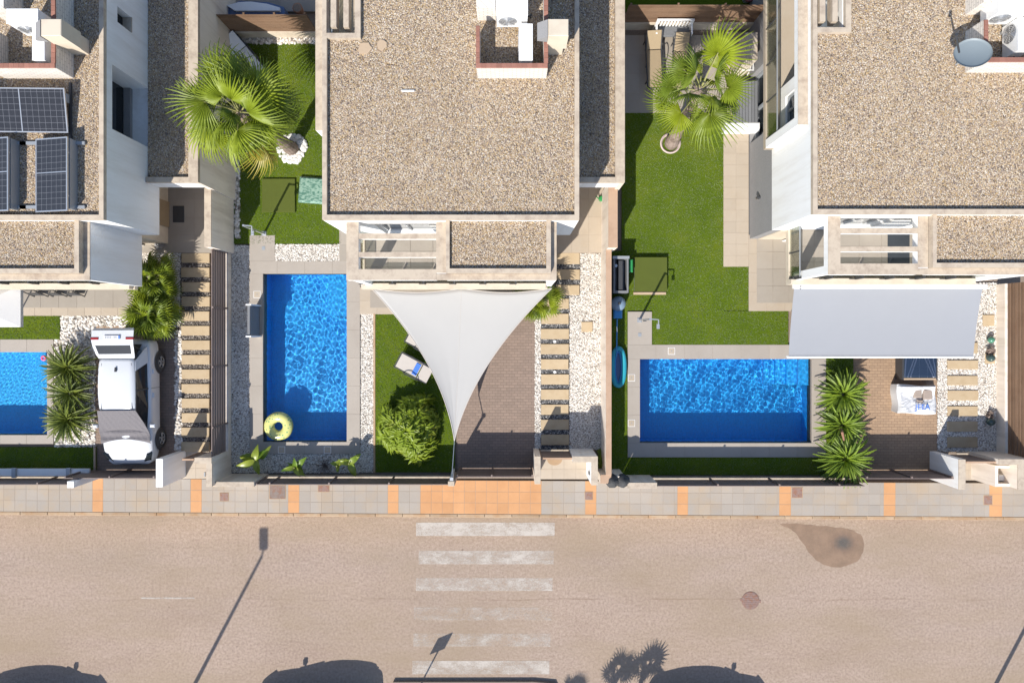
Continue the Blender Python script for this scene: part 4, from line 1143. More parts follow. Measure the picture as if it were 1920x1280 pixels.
# sail-side post block
# back fences
def board_fence(label, x0, x1, y, zb, z1, n=6):
    t = thing('board_fence', label, 'fence', ((x0 + x1) / 2, y, .1), 'brown fences round the gardens')
    obj('plinth', MB().box(x0, x1, y - .08, y + .08, .1, zb), M['cream'], t)
    h = (z1 - zb) / n
    for i in range(n): block('board', x0, x1, y - .03, y + .0, zb + i * h + .002, zb + (i + 1) * h - .006, M['brownwood'], t, .004)
    for i in range(4): obj('post', MB().box(x0 + (x1 - x0) * (i + .05) / 3.1 - .03, x0 + (x1 - x0) * (i + .05) / 3.1 + .03, y + .002, y + .05, zb, z1 + .02), M['brownwood'], t)
board_fence('brown board fence behind the middle lawn under the parked boat', X(426, .6), X(594, .6), Y(58, .6), .62, 1.85)
board_fence('brown board fence behind the sun beds of the right terrace', X(1168, .6), X(1428, .6), Y(41, .6), .62, 1.85)
# beyond the back fences
tiles('paver', 395, 592, -60, 22, .62, M['tile'], .2)
lawn('lawn', [pr(1168, 1440, -80, 22, .2)])

# ------------------------------------------------------------------ plants
def fan_leaf(seed, R=.9, pet=.9, nseg=28, span=118, droop=.25, tipdroop=.45, wd=1.0, fold=.22):
    r_ = random.Random(seed)
    L = MB()
    ss = [0, .26, .46, .68, .86, 1.0]
    for i in range(nseg):
        a = rad(-span + 2 * span * (i + .5) / nseg + r_.uniform(-1.2, 1.2))
        len_ = R * (1 - .22 * (abs(a) / rad(span)) ** 2) * r_.uniform(.92, 1.06)
        half = rad(span) / nseg
        base = len(L.v)
        drp = tipdroop * r_.uniform(.6, 1.3)
        for s in ss:
            r = .02 + len_ * s
            w_ = r * math.tan(half) * 1.02 if s <= .46 else len_ * .46 * math.tan(half) * (1 - (s - .46) / .56) ** .75 * wd
            z = -fold * abs(r * math.sin(a)) - droop * (r ** 2) - drp * max(0, s - .5) ** 2 * len_ * 1.6 + .05 * math.cos(a) * r
            ca, sa = math.cos(a), math.sin(a)
            for k, zz in ((-1, -.022 * min(1, s * 3)), (0, .012), (1, -.022 * min(1, s * 3))):
                L.v.append((pet + r * ca - k * w_ * sa, r * sa + k * w_ * ca, z + zz * (1 - .5 * s)))
        for q in range(len(ss) - 1):
            for k in (0, 1):
                A = base + q * 3 + k
                L.f.append((A, A + 1, A + 4, A + 3))
    return L
def petiole(pet, r=.018):
    return MB().tube([(0, 0, 0), (pet * .5, 0, .02), (pet + .03, 0, 0)], [r * 1.6, r, r * .7], 5)

def fan_palm(label, base, top, n, R, pet, el0, el1, trunk_r, seed, dry=0, nseg=28, group=None, az0=0.0, tipdroop=.45, vary=.25):
    r_ = random.Random(seed)
    t = thing('fan_palm', label, 'palm tree', base, group)
    bx, by, bz = base; tx, ty, tz = top
    pts = []; rs = []
    m = 14
    for i in range(m + 1):
        s = i / m
        pts.append((bx + (tx - bx) * s, by + (ty - by) * s, bz + (tz - bz) * s)); rs.append(trunk_r * (1.3 - .55 * min(1, s * 2.2)) * (1.12 if i % 2 else .95))
    obj('trunk', MB().tube(pts, rs, 14), M['bark'], t)
    crown = obj('crown_heart', MB().tube([(tx, ty, tz - .35), (tx, ty, tz - .05), (tx, ty, tz + .2)], [trunk_r * 1.1, trunk_r * 1.3, .05], 9), M['bark'], t)
    ml = [mesh_of('frond_blade', fan_leaf(seed * 7 + k, R, pet, nseg, 112 + 10 * k, .16 + .08 * k, tipdroop * (.7 + .3 * k)), M['fan']) for k in range(4)]
    md = mesh_of('dry_frond_blade', fan_leaf(seed * 7 + 9, R * .85, pet, nseg, 100, .5, .9), M['fandry'])
    mp = mesh_of('frond_stalk', petiole(pet), M['petiole'])
    for i in range(n):
        s = (i + .5) / n
        az = az0 + i * 2.39996 + r_.uniform(-.25, .25)
        el = el0 + (el1 - el0) * s ** .85 + r_.uniform(-.12, .12)
        sc_ = r_.uniform(1 - vary, 1.12)
        isdry = i >= n - dry
        if dry and i == n - 1: az, el, sc_ = rad(-58), rad(2), 1.12
        o = inst('frond', mp, t, (tx, ty, tz + .1 - .25 * s), (0, 0, 0), (sc_, sc_, sc_))
        o.rotation_euler = Euler((r_.uniform(-.7, .7), -el, az), 'XYZ')
        leaf = bpy.data.objects.new('blade', md if isdry else ml[i % 4]); COL.objects.link(leaf); leaf.parent = o
        leaf.rotation_euler = (r_.uniform(-.95, .95), .1 + .5 * s + r_.uniform(-.35, .4), r_.uniform(-.35, .35)); leaf.location = (pet, 0, 0)
    return t
# shift blades so that their own origin is the hastula
_fl = fan_leaf
def fan_leaf(*a, **k):
    L = _fl(*a, **k); p = a[2] if len(a) > 2 else k.get('pet', .9)
    L.v = [(x - p, y, z) for (x, y, z) in L.v]
    return L

fan_palm('big full fan palm with a white stone ring on the middle lawn', (X(549), Y(280), .15), (X(452, 4.6), Y(212, 4.6), 4.6), 40, .9, 1.0, rad(80), rad(-42), .19, 5, dry=3, tipdroop=.62, vary=.42)
fan_palm('airy fan palm with thick pale trunk on the right lawn near the terrace', (X(1258), Y(270), .15), (X(1312, 4.4), Y(170, 4.4), 4.4), 22, .82, 1.02, rad(72), rad(-28), .19, 8, az0=.5, tipdroop=.6, vary=.3)
# ring of white stones round the palm foot
ringb = thing('stone_ring', 'ring of big white stones round the foot of the big fan palm', 'stones', (X(549), Y(279), .18))
mes = []
for k in range(3):
    bm = MB(); r_ = random.Random(k)
    bm.lathe([(.02, -.05), (.07, -.04), (.085, 0), (.06, .045), (.015, .06)], 0, 0, 7)
    bm.v = [(x * r_.uniform(.8, 1.2), y * r_.uniform(.8, 1.2), z * r_.uniform(.8, 1.2)) for x, y, z in bm.v]
    mes.append(mesh_of('stone', bm, surf('white_stone_%d' % k, (.66, .64, .6), .1, 8, 60, .08, .9, .3)))
for i in range(150):
    a = rnd.uniform(0, 6.283); q = rnd.uniform(.24, .52)
    inst('stone', mes[i % 3], ringb, (X(549) + q * math.cos(a), Y(279) + q * math.sin(a), .2 + rnd.uniform(0, .03)), (rnd.uniform(-.3, .3), rnd.uniform(-.3, .3), a), (rnd.uniform(.7, 1.1),) * 3)
pot = thing('tree_ring', 'pale concrete ring round the trunk of the airy fan palm', 'ring', (X(1256), Y(270), .18))
obj('ring', MB().lathe([(.36, .17), (.37, .24), (.33, .26), (.29, .22), (.28, .18)], X(1256), Y(270), 28), surf('pale_concrete', P(226, 204, 196, 1.5), .06, 5, 60, .05, .85, .2), pot)
obj('ring_soil', MB().lathe([(.279, .185), (.01, .205)], X(1256), Y(270), 20), M['bark'], pot)

def cycad_leaf(seed, L=.8, wide=.085, n=24, arch=.28):
    r_ = random.Random(seed); mb = MB()
    zz = lambda q: .18 * math.sin(q * 2.2) * L * 2 * arch - arch * L * q * q * .9
    for i in range(n):
        s = .08 + .92 * i / n; s2 = min(1.02, s + .92 / n * .88)
        w_ = wide * (math.sin(min(1, s * 1.08) * math.pi * .78 + .42)) * r_.uniform(.88, 1.08)
        for k in (-1, 1):
            b = len(mb.v)
            mb.v += [(L * s, 0, zz(s)), (L * s2, 0, zz(s2)), (L * s2 + w_ * .75, k * w_, zz(s2) + w_ * .42), (L * s + w_ * .7, k * w_ * .98, zz(s) + w_ * .42)]
            mb.f.append((b, b + 1, b + 2, b + 3) if k > 0 else (b + 3, b + 2, b + 1, b))
    return mb
def cycad(label, px, py, z, n, L, seed, mat, wide=.085, group=None, up=0.0):
    r_ = random.Random(seed)
    x, y = X(px, z), Y(py, z)
    t = thing('sago_palm', label, 'sago palm', (x, y, .1), group)
    obj('trunk', MB().lathe([(.13, .1), (.15, z * .5), (.14, z - .08), (.05, z + .05)], x, y, 10), M['bark'], t)
    ms = [mesh_of('leaf', cycad_leaf(seed * 3 + k, L, wide, 24, .22 + .09 * k), mat) for k in range(3)]
    for i in range(n):
        s = i / n
        az = i * 2.39996 + r_.uniform(-.12, .12)
        el = rad(72 - 78 * s ** .8) + r_.uniform(-.1, .1) + up
        q = r_.uniform(.85, 1.05) * (.72 + .3 * min(1, s * 2))
        inst('leaf', ms[i % 3], t, (x + .03 * math.cos(az), y + .03 * math.sin(az), z - .06 * s), (r_.uniform(-.25, .25), -el, az), (q, q, q))
    return t
GL = 'sago palms in a row beside a pool'
cycad('uppermost of the sago palms between the left pool and the white car', 130, 690, .55, 100, .92, 21, M['cycad'], .05, GL)
cycad('middle sago palm between the left pool and the white car, sparse and spiky', 133, 737, .6, 64, .84, 22, M['cycad'], .05, GL)
cycad('lowest of the sago palms between the left pool and the white car', 130, 786, .5, 104, .9, 23, M['cycad'], .05, GL)
cycad('uppermost of the bright sago palms right of the wide pool', 1579, 739, .75, 104, .92, 31, M['cycadb'], .058, GL)
cycad('middle bright sago palm right of the wide pool, with a brown dry stalk', 1577, 797, .75, 100, .88, 32, M['cycadb'], .058, GL)
cycad('lowest bright sago palm overhanging the front fence right of the wide pool', 1583, 860, .85, 110, 1.0, 33, M['cycadb'], .058, GL)
obj('dry_stalk', MB().tube([(X(1577, .9), Y(797, .9), .8), (X(1582, 1.3), Y(812, 1.3), 1.2), (X(1584, 1.3), Y(826, 1.3), 1.25)], [.05, .045, .03], 7), M['terracotta'], bpy.data.objects['sago_palm.004'])

def clump_palm(label, px, py, z, n, R, seed, mat_key='fan', cat='palm bush', spread=.35, nseg=12, pet=.5, yellow=False):
    r_ = random.Random(seed)
    x, y = X(px, z * .6), Y(py, z * .6)
    t = thing('palm_bush', label, cat, (x, y, .1))
    mp = mesh_of('stalk', petiole(pet, .01), M['petiole'])
    ml = [mesh_of('leaf', fan_leaf(seed + k, R, pet, nseg, 92, .3, .5, 1.1), M[mat_key]) for k in range(3)]
    st = MB()
    for k in range(5):
        a = k * 1.3 + seed; q = spread * .55
        st.tube([(x + .2 * q * math.cos(a), y + .2 * q * math.sin(a), .1), (x + q * math.cos(a), y + q * math.sin(a), z * .8)], [.08, .07], 7)
    obj('stems', st, M['bark'], t, kind='stuff')
    heads = [(x + spread * .55 * math.cos(k * 1.3 + seed), y + spread * .55 * math.sin(k * 1.3 + seed), z * .8) for k in range(5)] + [(x, y, z)]
    for i in range(n):
        h = heads[i % len(heads)]; s = ((i // len(heads)) + .5) / (n / len(heads))
        az = i * 2.39996 + r_.uniform(-.4, .4); el = rad(78 - 95 * s) + r_.uniform(-.15, .15); q = r_.uniform(.75, 1.1)
        o = inst('frond', mp, t, h, (r_.uniform(-.5, .5), -el, az), (q, q, q))
        leaf = bpy.data.objects.new('blade', ml[i % 3]); COL.objects.link(leaf); leaf.parent = o
        leaf.location = (pet, 0, 0); leaf.rotation_euler = (r_.uniform(-.4, .4), .3, 0)
    return t
clump_palm('upper clump palm bush beside the left stepping slabs', 297, 527, 1.0, 60, .4, 41)
clump_palm('lower clump palm bush overhanging the drive above the white car', 297, 592, 1.1, 72, .44, 47)
clump_palm('small palm bush peeping out under the right corner of the shade sail', 1003, 560, 1.0, 36, .42, 53)

def leaf_bush(label, px, py, z0, rx, ry, rz, n, seed, mat, cat='shrub', L=.26):
    r_ = random.Random(seed)
    x, y = X(px, rz), Y(py, rz)
    t = thing('shrub', label, cat, (x, y, .1))
    st = MB()
    for k in range(9):
        a = k * .7 + r_.uniform(-.2, .2); q = r_.uniform(.3, .8)
        st.tube([(x, y, .1), (x + rx * .35 * q * math.cos(a), y + ry * .35 * q * math.sin(a), rz * .5), (x + rx * q * math.cos(a), y + ry * q * math.sin(a), rz * .9)], [.035, .025, .012], 5)
    obj('stems', st, M['twig'], t, kind='stuff')
    fm = MB()
    def sprig(c, d):
        d = d.normalized()
        for k in range(10):
            az = k * 2.4; s = Vector((math.cos(az), math.sin(az), 0)); s = (s - d * s.dot(d)).normalized()
            tip = (d * r_.uniform(.3, .9) + s).normalized()
            l = L * r_.uniform(.6, 1.1); w_ = l * .11; sd = tip.cross(d).normalized() * w_
            m = c + tip * l * .5 + d * l * .12; e = c + tip * l - d * l * .12 + Vector((0, 0, -.03))
            b = len(fm.v); fm.v += [tuple(c), tuple(m + sd), tuple(e), tuple(m - sd), tuple(m - d * w_ * .35)]
            fm.f += [(b, b + 1, b + 4), (b + 1, b + 2, b + 4), (b + 2, b + 3, b + 4), (b + 3, b, b + 4)]
    for i in range(n):
        a = r_.uniform(0, 6.283); u = r_.uniform(0, 1) ** .5; h = math.sqrt(max(0, 1 - u * u)) * r_.uniform(.45, 1.12)
        lump = 1 + .2 * math.sin(3 * a + seed) + .14 * math.sin(5 * a + 1) + .1 * math.sin(8 * a)
        c = Vector((x + rx * u * lump * math.cos(a), y + ry * u * lump * math.sin(a), z0 + rz * h))
        sprig(c, Vector((math.cos(a) * u, math.sin(a) * u, .35 + h)) + Vector((r_.uniform(-.3, .3), r_.uniform(-.3, .3), 0)))
    obj('foliage', fm, mat, t, kind='stuff')
    return t
leaf_bush('rounded yellow-green bush on the lawn beside the shade sail tip', 764, 806, .2, .80, .90, 1.05, 300, 61, M['shrub'], L=.46)
leaf_bush('dark low creeper between the middle gate wall and the salmon wall', 1128, 868, .15, .12, .35, .3, 60, 66, M['canna'], L=.16)

def canna(label, px, py, n, L, seed):
    r_ = random.Random(seed); x, y = X(px, .85), Y(py, .85)
    t = thing('canna_plant', label, 'plant', (x, y, .15), None)
    obj('stem', MB().tube([(x, y, .12), (x, y, .95)], [.035, .02], 6), M['petiole'], t)
    for i in range(n):
        az = i * 2.1 + r_.uniform(-.4, .4) + seed; l = L * r_.uniform(.7, 1.1); mb = MB(); m = 7
        for k in range(m + 1):
            s = k / m; w_ = l * .22 * math.sin(math.pi * (.06 + .94 * s) ** .8) + .006
            zz = .28 * l * s - .62 * l * s * s
            mb.v += [(l * s, -w_, zz + w_ * .35), (l * s, 0, zz), (l * s, w_, zz + w_ * .35)]
        for k in range(m):
            for j in (0, 1): a = k * 3 + j; mb.f.append((a, a + 1, a + 4, a + 3))
        o = inst('leaf', mesh_of('leaf', mb, M['canna'], True), t, (x, y, .5 + .045 * i), (r_.uniform(-.5, .5), rad(-r_.uniform(5, 60)), az))
canna('large leaved plant at the fence corner below the pool, leftmost of the bed', 478, 862, 11, .58, 1)
canna('broad green leaved plant in the middle of the bed below the pool', 553, 876, 10, .46, 3.1)
canna('tall narrow leaved plant at the right end of the bed below the pool', 655, 868, 8, .5, 5.2)
canna('small yellowing plant between the spiky tuft and the tall plant', 632, 873, 6, .34, 9)
tuft = thing('spiky_tuft', 'dark spiky grass tuft in the shaded bed below the pool', 'plant', (X(607, .3), Y(873, .3), .15))
tm = MB()
for i in range(46):
    a = rnd.uniform(0, 6.28); l = rnd.uniform(.2, .4); q = (X(607, .3), Y(873, .3), .18)
    tm.bar(q, (q[0] + l * math.cos(a), q[1] + l * math.sin(a), .18 + rnd.uniform(.05, .35)), .01, .004)
obj('blades', tm, M['twig'], tuft, kind='stuff')

# ------------------------------------------------------------------ shade sail
def sail():
    A = Vector((X(697, 2.3), Y(541, 2.3), 2.3)); B = Vector((X(1034, 2.35), Y(540, 2.35), 2.35)); C = Vector((X(852, 1.62), Y(826, 1.62), 1.62))
    Mid = Vector((X(852, 2.3), Y(541, 2.3), 2.3))
    t = thing('shade_sail', 'large off-white triangular shade sail stretched from the balcony to a pole', 'shade sail', (0, 0, 0))
    mb = MB(); n = 36
    for i in range(n + 1):
        v = i / n
        for j in range(n + 1):
            u = j / n
            # edges: concave sides, slightly scalloped top
            p = A.lerp(B, u).lerp(C, v)
            cen = (A + B + C) / 3
            es = .155 * 4 * v * (1 - v)
            k = (u - .5) * 2
            left = A.lerp(C, v); right = B.lerp(C, v)
            nl = Vector((left.x + (Mid.x - left.x) * 1.0, left.y, left.z))
            inset = 4 * v * (1 - v) * .5
            lx = left.x + inset; rx_ = right.x - inset
            x = lx + (rx_ - lx) * u
            topsag = (1 - v) ** 3 * .13 * abs(math.sin(2 * math.pi * u))
            y = A.y + (C.y - A.y) * v - topsag
            z = p.z - .25 * 4 * v * (1 - v) * (1 - (k * .9) ** 2) * .5 + .005 * math.sin(u * 34) * (1 - abs(k)) * v
            mb.v.append((x, y, z))
    for i in range(n):
        for j in range(n):
            a = i * (n + 1) + j; mb.f.append((a, a + 1, a + n + 2, a + n + 1))
    o = obj('sailcloth', mb, M['sail'], t, smooth=True)
    md = o.modifiers.new('thickness', 'SOLIDIFY'); md.thickness = .004
    def hem(idx, nm):
        obj(nm, MB().tube([Vector(mb.v[k]) + Vector((0, 0, .004)) for k in idx], .014, 6), M['padwhite'], t)
    hem([i * (n + 1) for i in range(n + 1)], 'hem'); hem([i * (n + 1) + n for i in range(n + 1)], 'hem'); hem(list(range(n + 1)), 'hem')
    obj('seam', MB().tube([Vector(mb.v[i * (n + 1) + n // 2]) + Vector((0, 0, .006)) for i in range(n + 1)], .005, 5), M['padwhite'], t)
    top = Vector((X(847, 2.05), Y(897, 2.05), 2.05))
    obj('tension_cable', MB().bar(C, top, .022), M['alu'], t)
    for q in (A, Mid, B): obj('wall_hook', MB().bar(q, q + Vector((0, .16, .02)), .03), M['dark'], t)
    pl = thing('sail_pole', 'white metal pole on a stone block holding the tip of the shade sail', 'pole', (X(849), Y(888), .1))
    obj('pole_shaft', MB().tube([(X(850, .2), Y(880, .2), .12), tuple(top)], .05, 12), M['whitemetal'], pl)
    obj('pole_cap', MB().cbox(top.x - .06, top.x + .06, top.y - .06, top.y + .06, top.z, top.z + .06), M['alu'], pl)
    obj('pole_block', MB().cbox(X(840, 1.7), X(852, 1.7), Y(911, 1.7), Y(902, 1.7), .1, 1.7, .01), M['cap'], pl)
sail()

# awning
def awning():
    z0, z1 = 2.32, 1.88
    t = thing('awning', 'pale grey fold-out awning with white bars in front of the right house', 'awning', (X(1660, 2.3), Y(537, 2.3), 2.3))
    x0, x1 = X(1489, z0), X(1842, z0)
    y0, y1 = Y(541, z0), Y(667, z1)
    obj('cassette', MB().cbox(X(1487, z0), X(1850, z0), y0 - .0, y0 + .14, z0 - .08, z0 + .06, .02), M['whitemetal'], t)
    mb = MB(); nx, ny = 24, 12
    for j in range(ny + 1):
        for i in range(nx + 1):
            u, v = i / nx, j / ny
            mb.v.append((x0 + (x1 - x0) * u, y0 + (y1 - y0) * v, z0 + (z1 - z0) * v - .04 * math.sin(math.pi * v)))
    for j in range(ny):
        for i in range(nx):
            a = j * (nx + 1) + i; mb.f.append((a, a + nx + 1, a + nx + 2, a + 1))
    obj('fabric', mb, M['awning'], t, smooth=False).modifiers.new('thickness', 'SOLIDIFY').thickness = .003
    obj('front_bar', MB().cbox(x0 - .06, x1 + .01, y1 - .07, y1 - .002, z1 - .06, z1 + .03, .012), M['whitemetal'], t)
    for xx in (x0 + .6, x1 - .6):
        obj('folding_arm', MB().bar((xx, y0, z0 - .12), (xx + .5, (y0 + y1) / 2, (z0 + z1) / 2 - .14), .05).bar((xx + .5, (y0 + y1) / 2, (z0 + z1) / 2 - .14), (xx, y1, z1 - .04), .05), M['whitemetal'], t)
    obj('crank_eye', MB().tube([(X(1500, z0), y0 - .02, z0 + .02), (X(1500, z0), y0 + .09, z0 + .075)], .02, 8), M['dark'], t)
awning()

# parasol cut by the left edge
def parasol():
    zc, ze = 2.45, 2.1
    t = thing('parasol', 'square white parasol cut by the left edge above the left lawn', 'parasol', (X(-40), Y(578), .2))
    cx, cy = X(-52, zc), Y(575, zc)
    xr, yt, yb = X(38.5, ze), Y(538, ze), Y(613, ze)
    hw = xr - cx
    c4 = [(xr, yb), (xr, yt + .05), (cx - hw, yt + .05), (cx - hw, yb)]
    mb = MB(); mb.v = [(cx, (yt + yb) / 2 , zc)] + [(x, y, ze) for x, y in c4] + [(x, y, ze - .13) for x, y in c4]
    mb.f = [(0, 1, 2), (0, 2, 3), (0, 3, 4), (0, 4, 1), (1, 5, 6, 2), (2, 6, 7, 3), (3, 7, 8, 4), (4, 8, 5, 1)]
    obj('canopy', mb, M['parasol'], t).modifiers.new('thickness', 'SOLIDIFY').thickness = .004
    obj('pole', MB().tube([(cx, (yt + yb) / 2, .2), (cx, (yt + yb) / 2, zc - .02)], .025, 8), M['whitemetal'], t)
    for x, y in c4: obj('rib', MB().bar((cx, (yt + yb) / 2, zc - .03), (x * .99 + cx * .01, y * .99 + (yt + yb) / 2 * .01, ze - .02), .015), M['whitemetal'], t)
parasol()

# ------------------------------------------------------------------ cars
def loft(sections):
    mb = MB(); n = len(sections[0])
    for s in sections: mb.v += [tuple(p) for p in s]
    for i in range(len(sections) - 1):
        for k in range(n):
            a = i * n + k; b = i * n + (k + 1) % n; mb.f.append((a, b, b + n, a + n))
    mb.f.append(tuple(range(n - 1, -1, -1))); e = (len(sections) - 1) * n; mb.f.append(tuple(e + k for k in range(n)))
    return mb
def car(label, paint, tailgate_open=False, cover=False, tall=1.5, group=None):
    """front towards -Y, centred, wheels on z=0"""
    t = thing('parked_car', label, 'car', (0, 0, 0), group)
    def sec(y, hw, zt, zb=.24, tuck=.9, crown=.03):
        # half outline mirrored: sill, side bulge, shoulder, top
        half = [(hw * tuck, zb), (hw * .985, zb + .12), (hw, zb + .3), (hw * .985, max(zt - .1, zb + .38)), (hw * .93, zt - .02), (hw * .6, zt + crown), (0, zt + crown * 1.3)]
        p = [(x, y, z) for x, z in half] + [(-x, y, z) for x, z in half[-2::-1]]
        return p
    L = 4.3
    S = [sec(-2.15, .58, .58, .34, .9, .0), sec(-2.1, .70, .70, .28), sec(-1.98, .80, .79), sec(-1.7, .87, .87), sec(-1.3, .89, .93), sec(-.95, .9, .97), sec(-.5, .9, 1.0), sec(.5, .9, 1.0), sec(1.4, .9, 1.01), sec(1.85, .87, 1.0), sec(2.05, .82, .95), sec(2.13, .72, .8, .32)]
    b = obj('body', loft(S), paint, t, smooth=True)
    b.modifiers.new('s', 'SUBSURF').levels = 1
    b.modifiers['s'].render_levels = 2
    # cabin: roof on glass
    def cab(y, hw0, z0, hw1, z1): return [(hw0, y, z0), (hw1, y, z1), (0, y, z1 + .02), (-hw1, y, z1), (-hw0, y, z0)]
    def gl(ya, yb, za, zb_, ha, hb, cr=.02):
        pass
    zt = tall - .06
    yf0, yf1, yr1, yr0 = -.98, -.28, 1.38, 1.86
    hw0, hw1 = .80, .62
    g = MB(); g.v = [(-hw0 * .93, yf0, .97), (hw0 * .93, yf0, .97), (hw0, yf1 + .1, 1.0), (hw0 * .96, yr0, 1.0), (-hw0 * .96, yr0, 1.0), (-hw0, yf1 + .1, 1.0),
                     (-hw1 * .93, yf1, zt - .03), (hw1 * .93, yf1, zt - .03), (hw1, .35, zt), (hw1 * .95, yr1, zt - .05), (-hw1 * .95, yr1, zt - .05), (-hw1, .35, zt)]
    g.f = [(0, 1, 7, 6), (1, 2, 8, 7), (2, 3, 9, 8), (4, 5, 11, 10), (5, 0, 6, 11), (6, 7, 8, 11), (11, 8, 9, 10)] + ([] if tailgate_open else [(3, 4, 10, 9)])
    obj('windows', g, M['darkglass'], t)
    r = MB(); ys = [yf1 - .03, -.05, .35, .9, yr1, yr1 + (.1 if tailgate_open else .22)]
    hs = [hw1 * .95, hw1 * 1.0, hw1 * 1.03, hw1 * 1.02, hw1 * .97, hw1 * .9]
    zz = [zt - .02, zt + .02, zt + .04, zt + .035, zt + .0, zt - .03]
    secs = []
    for y, h, z in zip(ys, hs, zz): secs.append([(h, y, z - .05), (h * .97, y, z - .005), (h * .7, y, z + .02), (0, y, z + .03), (-h * .7, y, z + .02), (-h * .97, y, z - .005), (-h, y, z - .05)])
    ro = obj('roof', loft(secs), paint, t, smooth=True)
    for s in (-1, 1):
        pl = MB().bar((s * hw1 * .96, yf1, zt - .02), (s * hw0 * .95, yf0 + .02, .98), .05, .04)
        q = [(s * (hw1 + .012), yr1 - .3, zt - .01), (s * (hw1 * .96 + .012), yr1 + .02, zt - .04), (s * (hw0 * .96 + .014), yr0 + .02, 1.0), (s * (hw0 + .014), yr0 - .52, 1.0)]
        pl.add(q + [(x - s * .03, y, z) for x, y, z in q], [(0, 1, 2, 3), (7, 6, 5, 4), (0, 4, 5, 1), (1, 5, 6, 2), (2, 6, 7, 3), (3, 7, 4, 0)])
        obj('pillars', pl, paint, t, kind='stuff')
        obj('window_divider', MB().bar((s * (hw1 + .012), .42, zt - .01), (s * (hw0 + .012), .46, 1.0), .05, .012, (s, 0, .5)), M['dark'], t)
        mi = obj('wing_mirror', MB().cbox(s * .98 - .09, s * .98 + .09, -.84, -.72, .96, 1.1, .03).bar((s * .84, -.76, .98), (s * .93, -.78, 1.0), .05), paint, t)
        for y in (-.05, .75): obj('door_handle', MB().cbox(s * .9 - .03, s * .9 + .03, y + .2, y + .36, .82, .86, .008), paint, t)
        obj('door_seam', MB().box(s * .893, s * .9045, .46, .47, .36, .97), M['dark'], t)
        hl = [(s * .50, -2.06, .70), (s * .74, -1.99, .70), (s * .85, -1.72, .84), (s * .70, -1.8, .88), (s * .56, -1.98, .80)]
        mb = MB(); mb.v = [(x * 1.004, y - .012, z + .012) for x, y, z in hl] + [(x * .9, y + .1, z - .05) for x, y, z in hl]
        mb.f = [(0, 1, 2, 3, 4) if s > 0 else (4, 3, 2, 1, 0)] + [(i, (i + 1) % 5, (i + 1) % 5 + 5, i + 5) for i in range(5)]
        obj('headlight', mb, M['darkglass'], t)
        for y in (-1.32, 1.32):
            wcx = s * .80
            wh = obj('wheel', MB(), None, t) if False else None
            tm_ = MB(); rr = .33
            prof = [(.2, -.1), (.31, -.1), (.33, -.07), (.33, .07), (.31, .1), (.2, .1)]
            n = 28
            for (q, xx) in prof:
                for k in range(n): tm_.v.append((wcx + xx + s * .03, y + q * math.cos(2 * math.pi * k / n), .33 + q * math.sin(2 * math.pi * k / n)))
            for i in range(len(prof) - 1):
                for k in range(n): tm_.f.append((i * n + k, i * n + (k + 1) % n, (i + 1) * n + (k + 1) % n, (i + 1) * n + k))
            wh = obj('wheel', tm_, M['black'], t, smooth=True)
            rm = MB()
            xo = wcx + s * .12
            for k in range(5):
                a = 2 * math.pi * k / 5
                rm.bar((xo, y, .33), (xo, y + .2 * math.cos(a), .33 + .2 * math.sin(a)), .05, .03, (1, 0, 0))
            rm.tube([(xo - .01, y + .2 * math.cos(2 * math.pi * k / 24), .33 + .2 * math.sin(2 * math.pi * k / 24)) for k in range(25)], .015, 5, False)
            obj('rim', rm, M['alu'], wh)
            ar = MB()
            am = 14
            for k in range(am + 1):
                a = math.pi * k / am
                for q in (.34, .41): ar.v.append((s * (.905 if q < .4 else .9), y + q * math.cos(a), .33 + q * math.sin(a)))
            for k in range(am): ar.f.append((k * 2, k * 2 + 1, k * 2 + 3, k * 2 + 2))
            obj('wheel_arch', ar, M['dark'], t)
    obj('grille', MB().box(-.42, .42, -2.17, -2.1, .45, .6), M['dark'], t)
    obj('bonnet_seam', MB().box(.07, .075, -1.95, -1.25, .82, .945), M['dark'], t) if False else None
    for s in (-1, 1): obj('roof_groove', MB().bar((s * .52, -.2, zt + .031), (s * .5, 1.34, zt + .012), .014, .01), M['dark'], t)
    obj('bonnet_seam', MB().bar((.3, -1.95, .815), (.36, -1.3, .945), .008, .02), M['greymetal'], t)
    obj('antenna', MB().bar((0, 1.2, zt + .06), (0, 1.06, zt + .09), .05, .05), M['dark'], t)
    if cover:
        mb = MB(); nx, ny = 16, 22
        for j in range(ny + 1):
            v = j / ny
            y = -.22 - 1.02 * v - .0
            for i in range(nx + 1):
                u = i / nx * 2 - 1
                if v < .66: z = zt + .05 + (1.02 - zt) * (v / .66) - .03 * u * u; h = .64 + .2 * (v / .66)
                else: z = 1.04 - .09 * ((v - .66) / .34) - .02 * u * u; h = .84 + .02 * (v - .66)
                yy = y - (.16 * u * u if v > .9 else .16 * u * u * (v / .9) ** 3)
                z += (.02 * math.sin(7 * u + 5 * v) + .022 * math.sin(26 * v + 3 * u * u)) * max(0, min(1, (v - .55) * 6)) + .006 * math.sin(23 * u) * math.sin(19 * v)
                mb.v.append((u * h, yy, z + .035))
        for j in range(ny):
            for i in range(nx):
                a = j * (nx + 1) + i; mb.f.append((a, a + nx + 1, a + nx + 2, a + 1))
        c = obj('windscreen_cover', mb, M['cloth'], t, smooth=False, label='grey fleece cover spread over the windscreen')
        c.modifiers.new('thickness', 'SOLIDIFY').thickness = .012
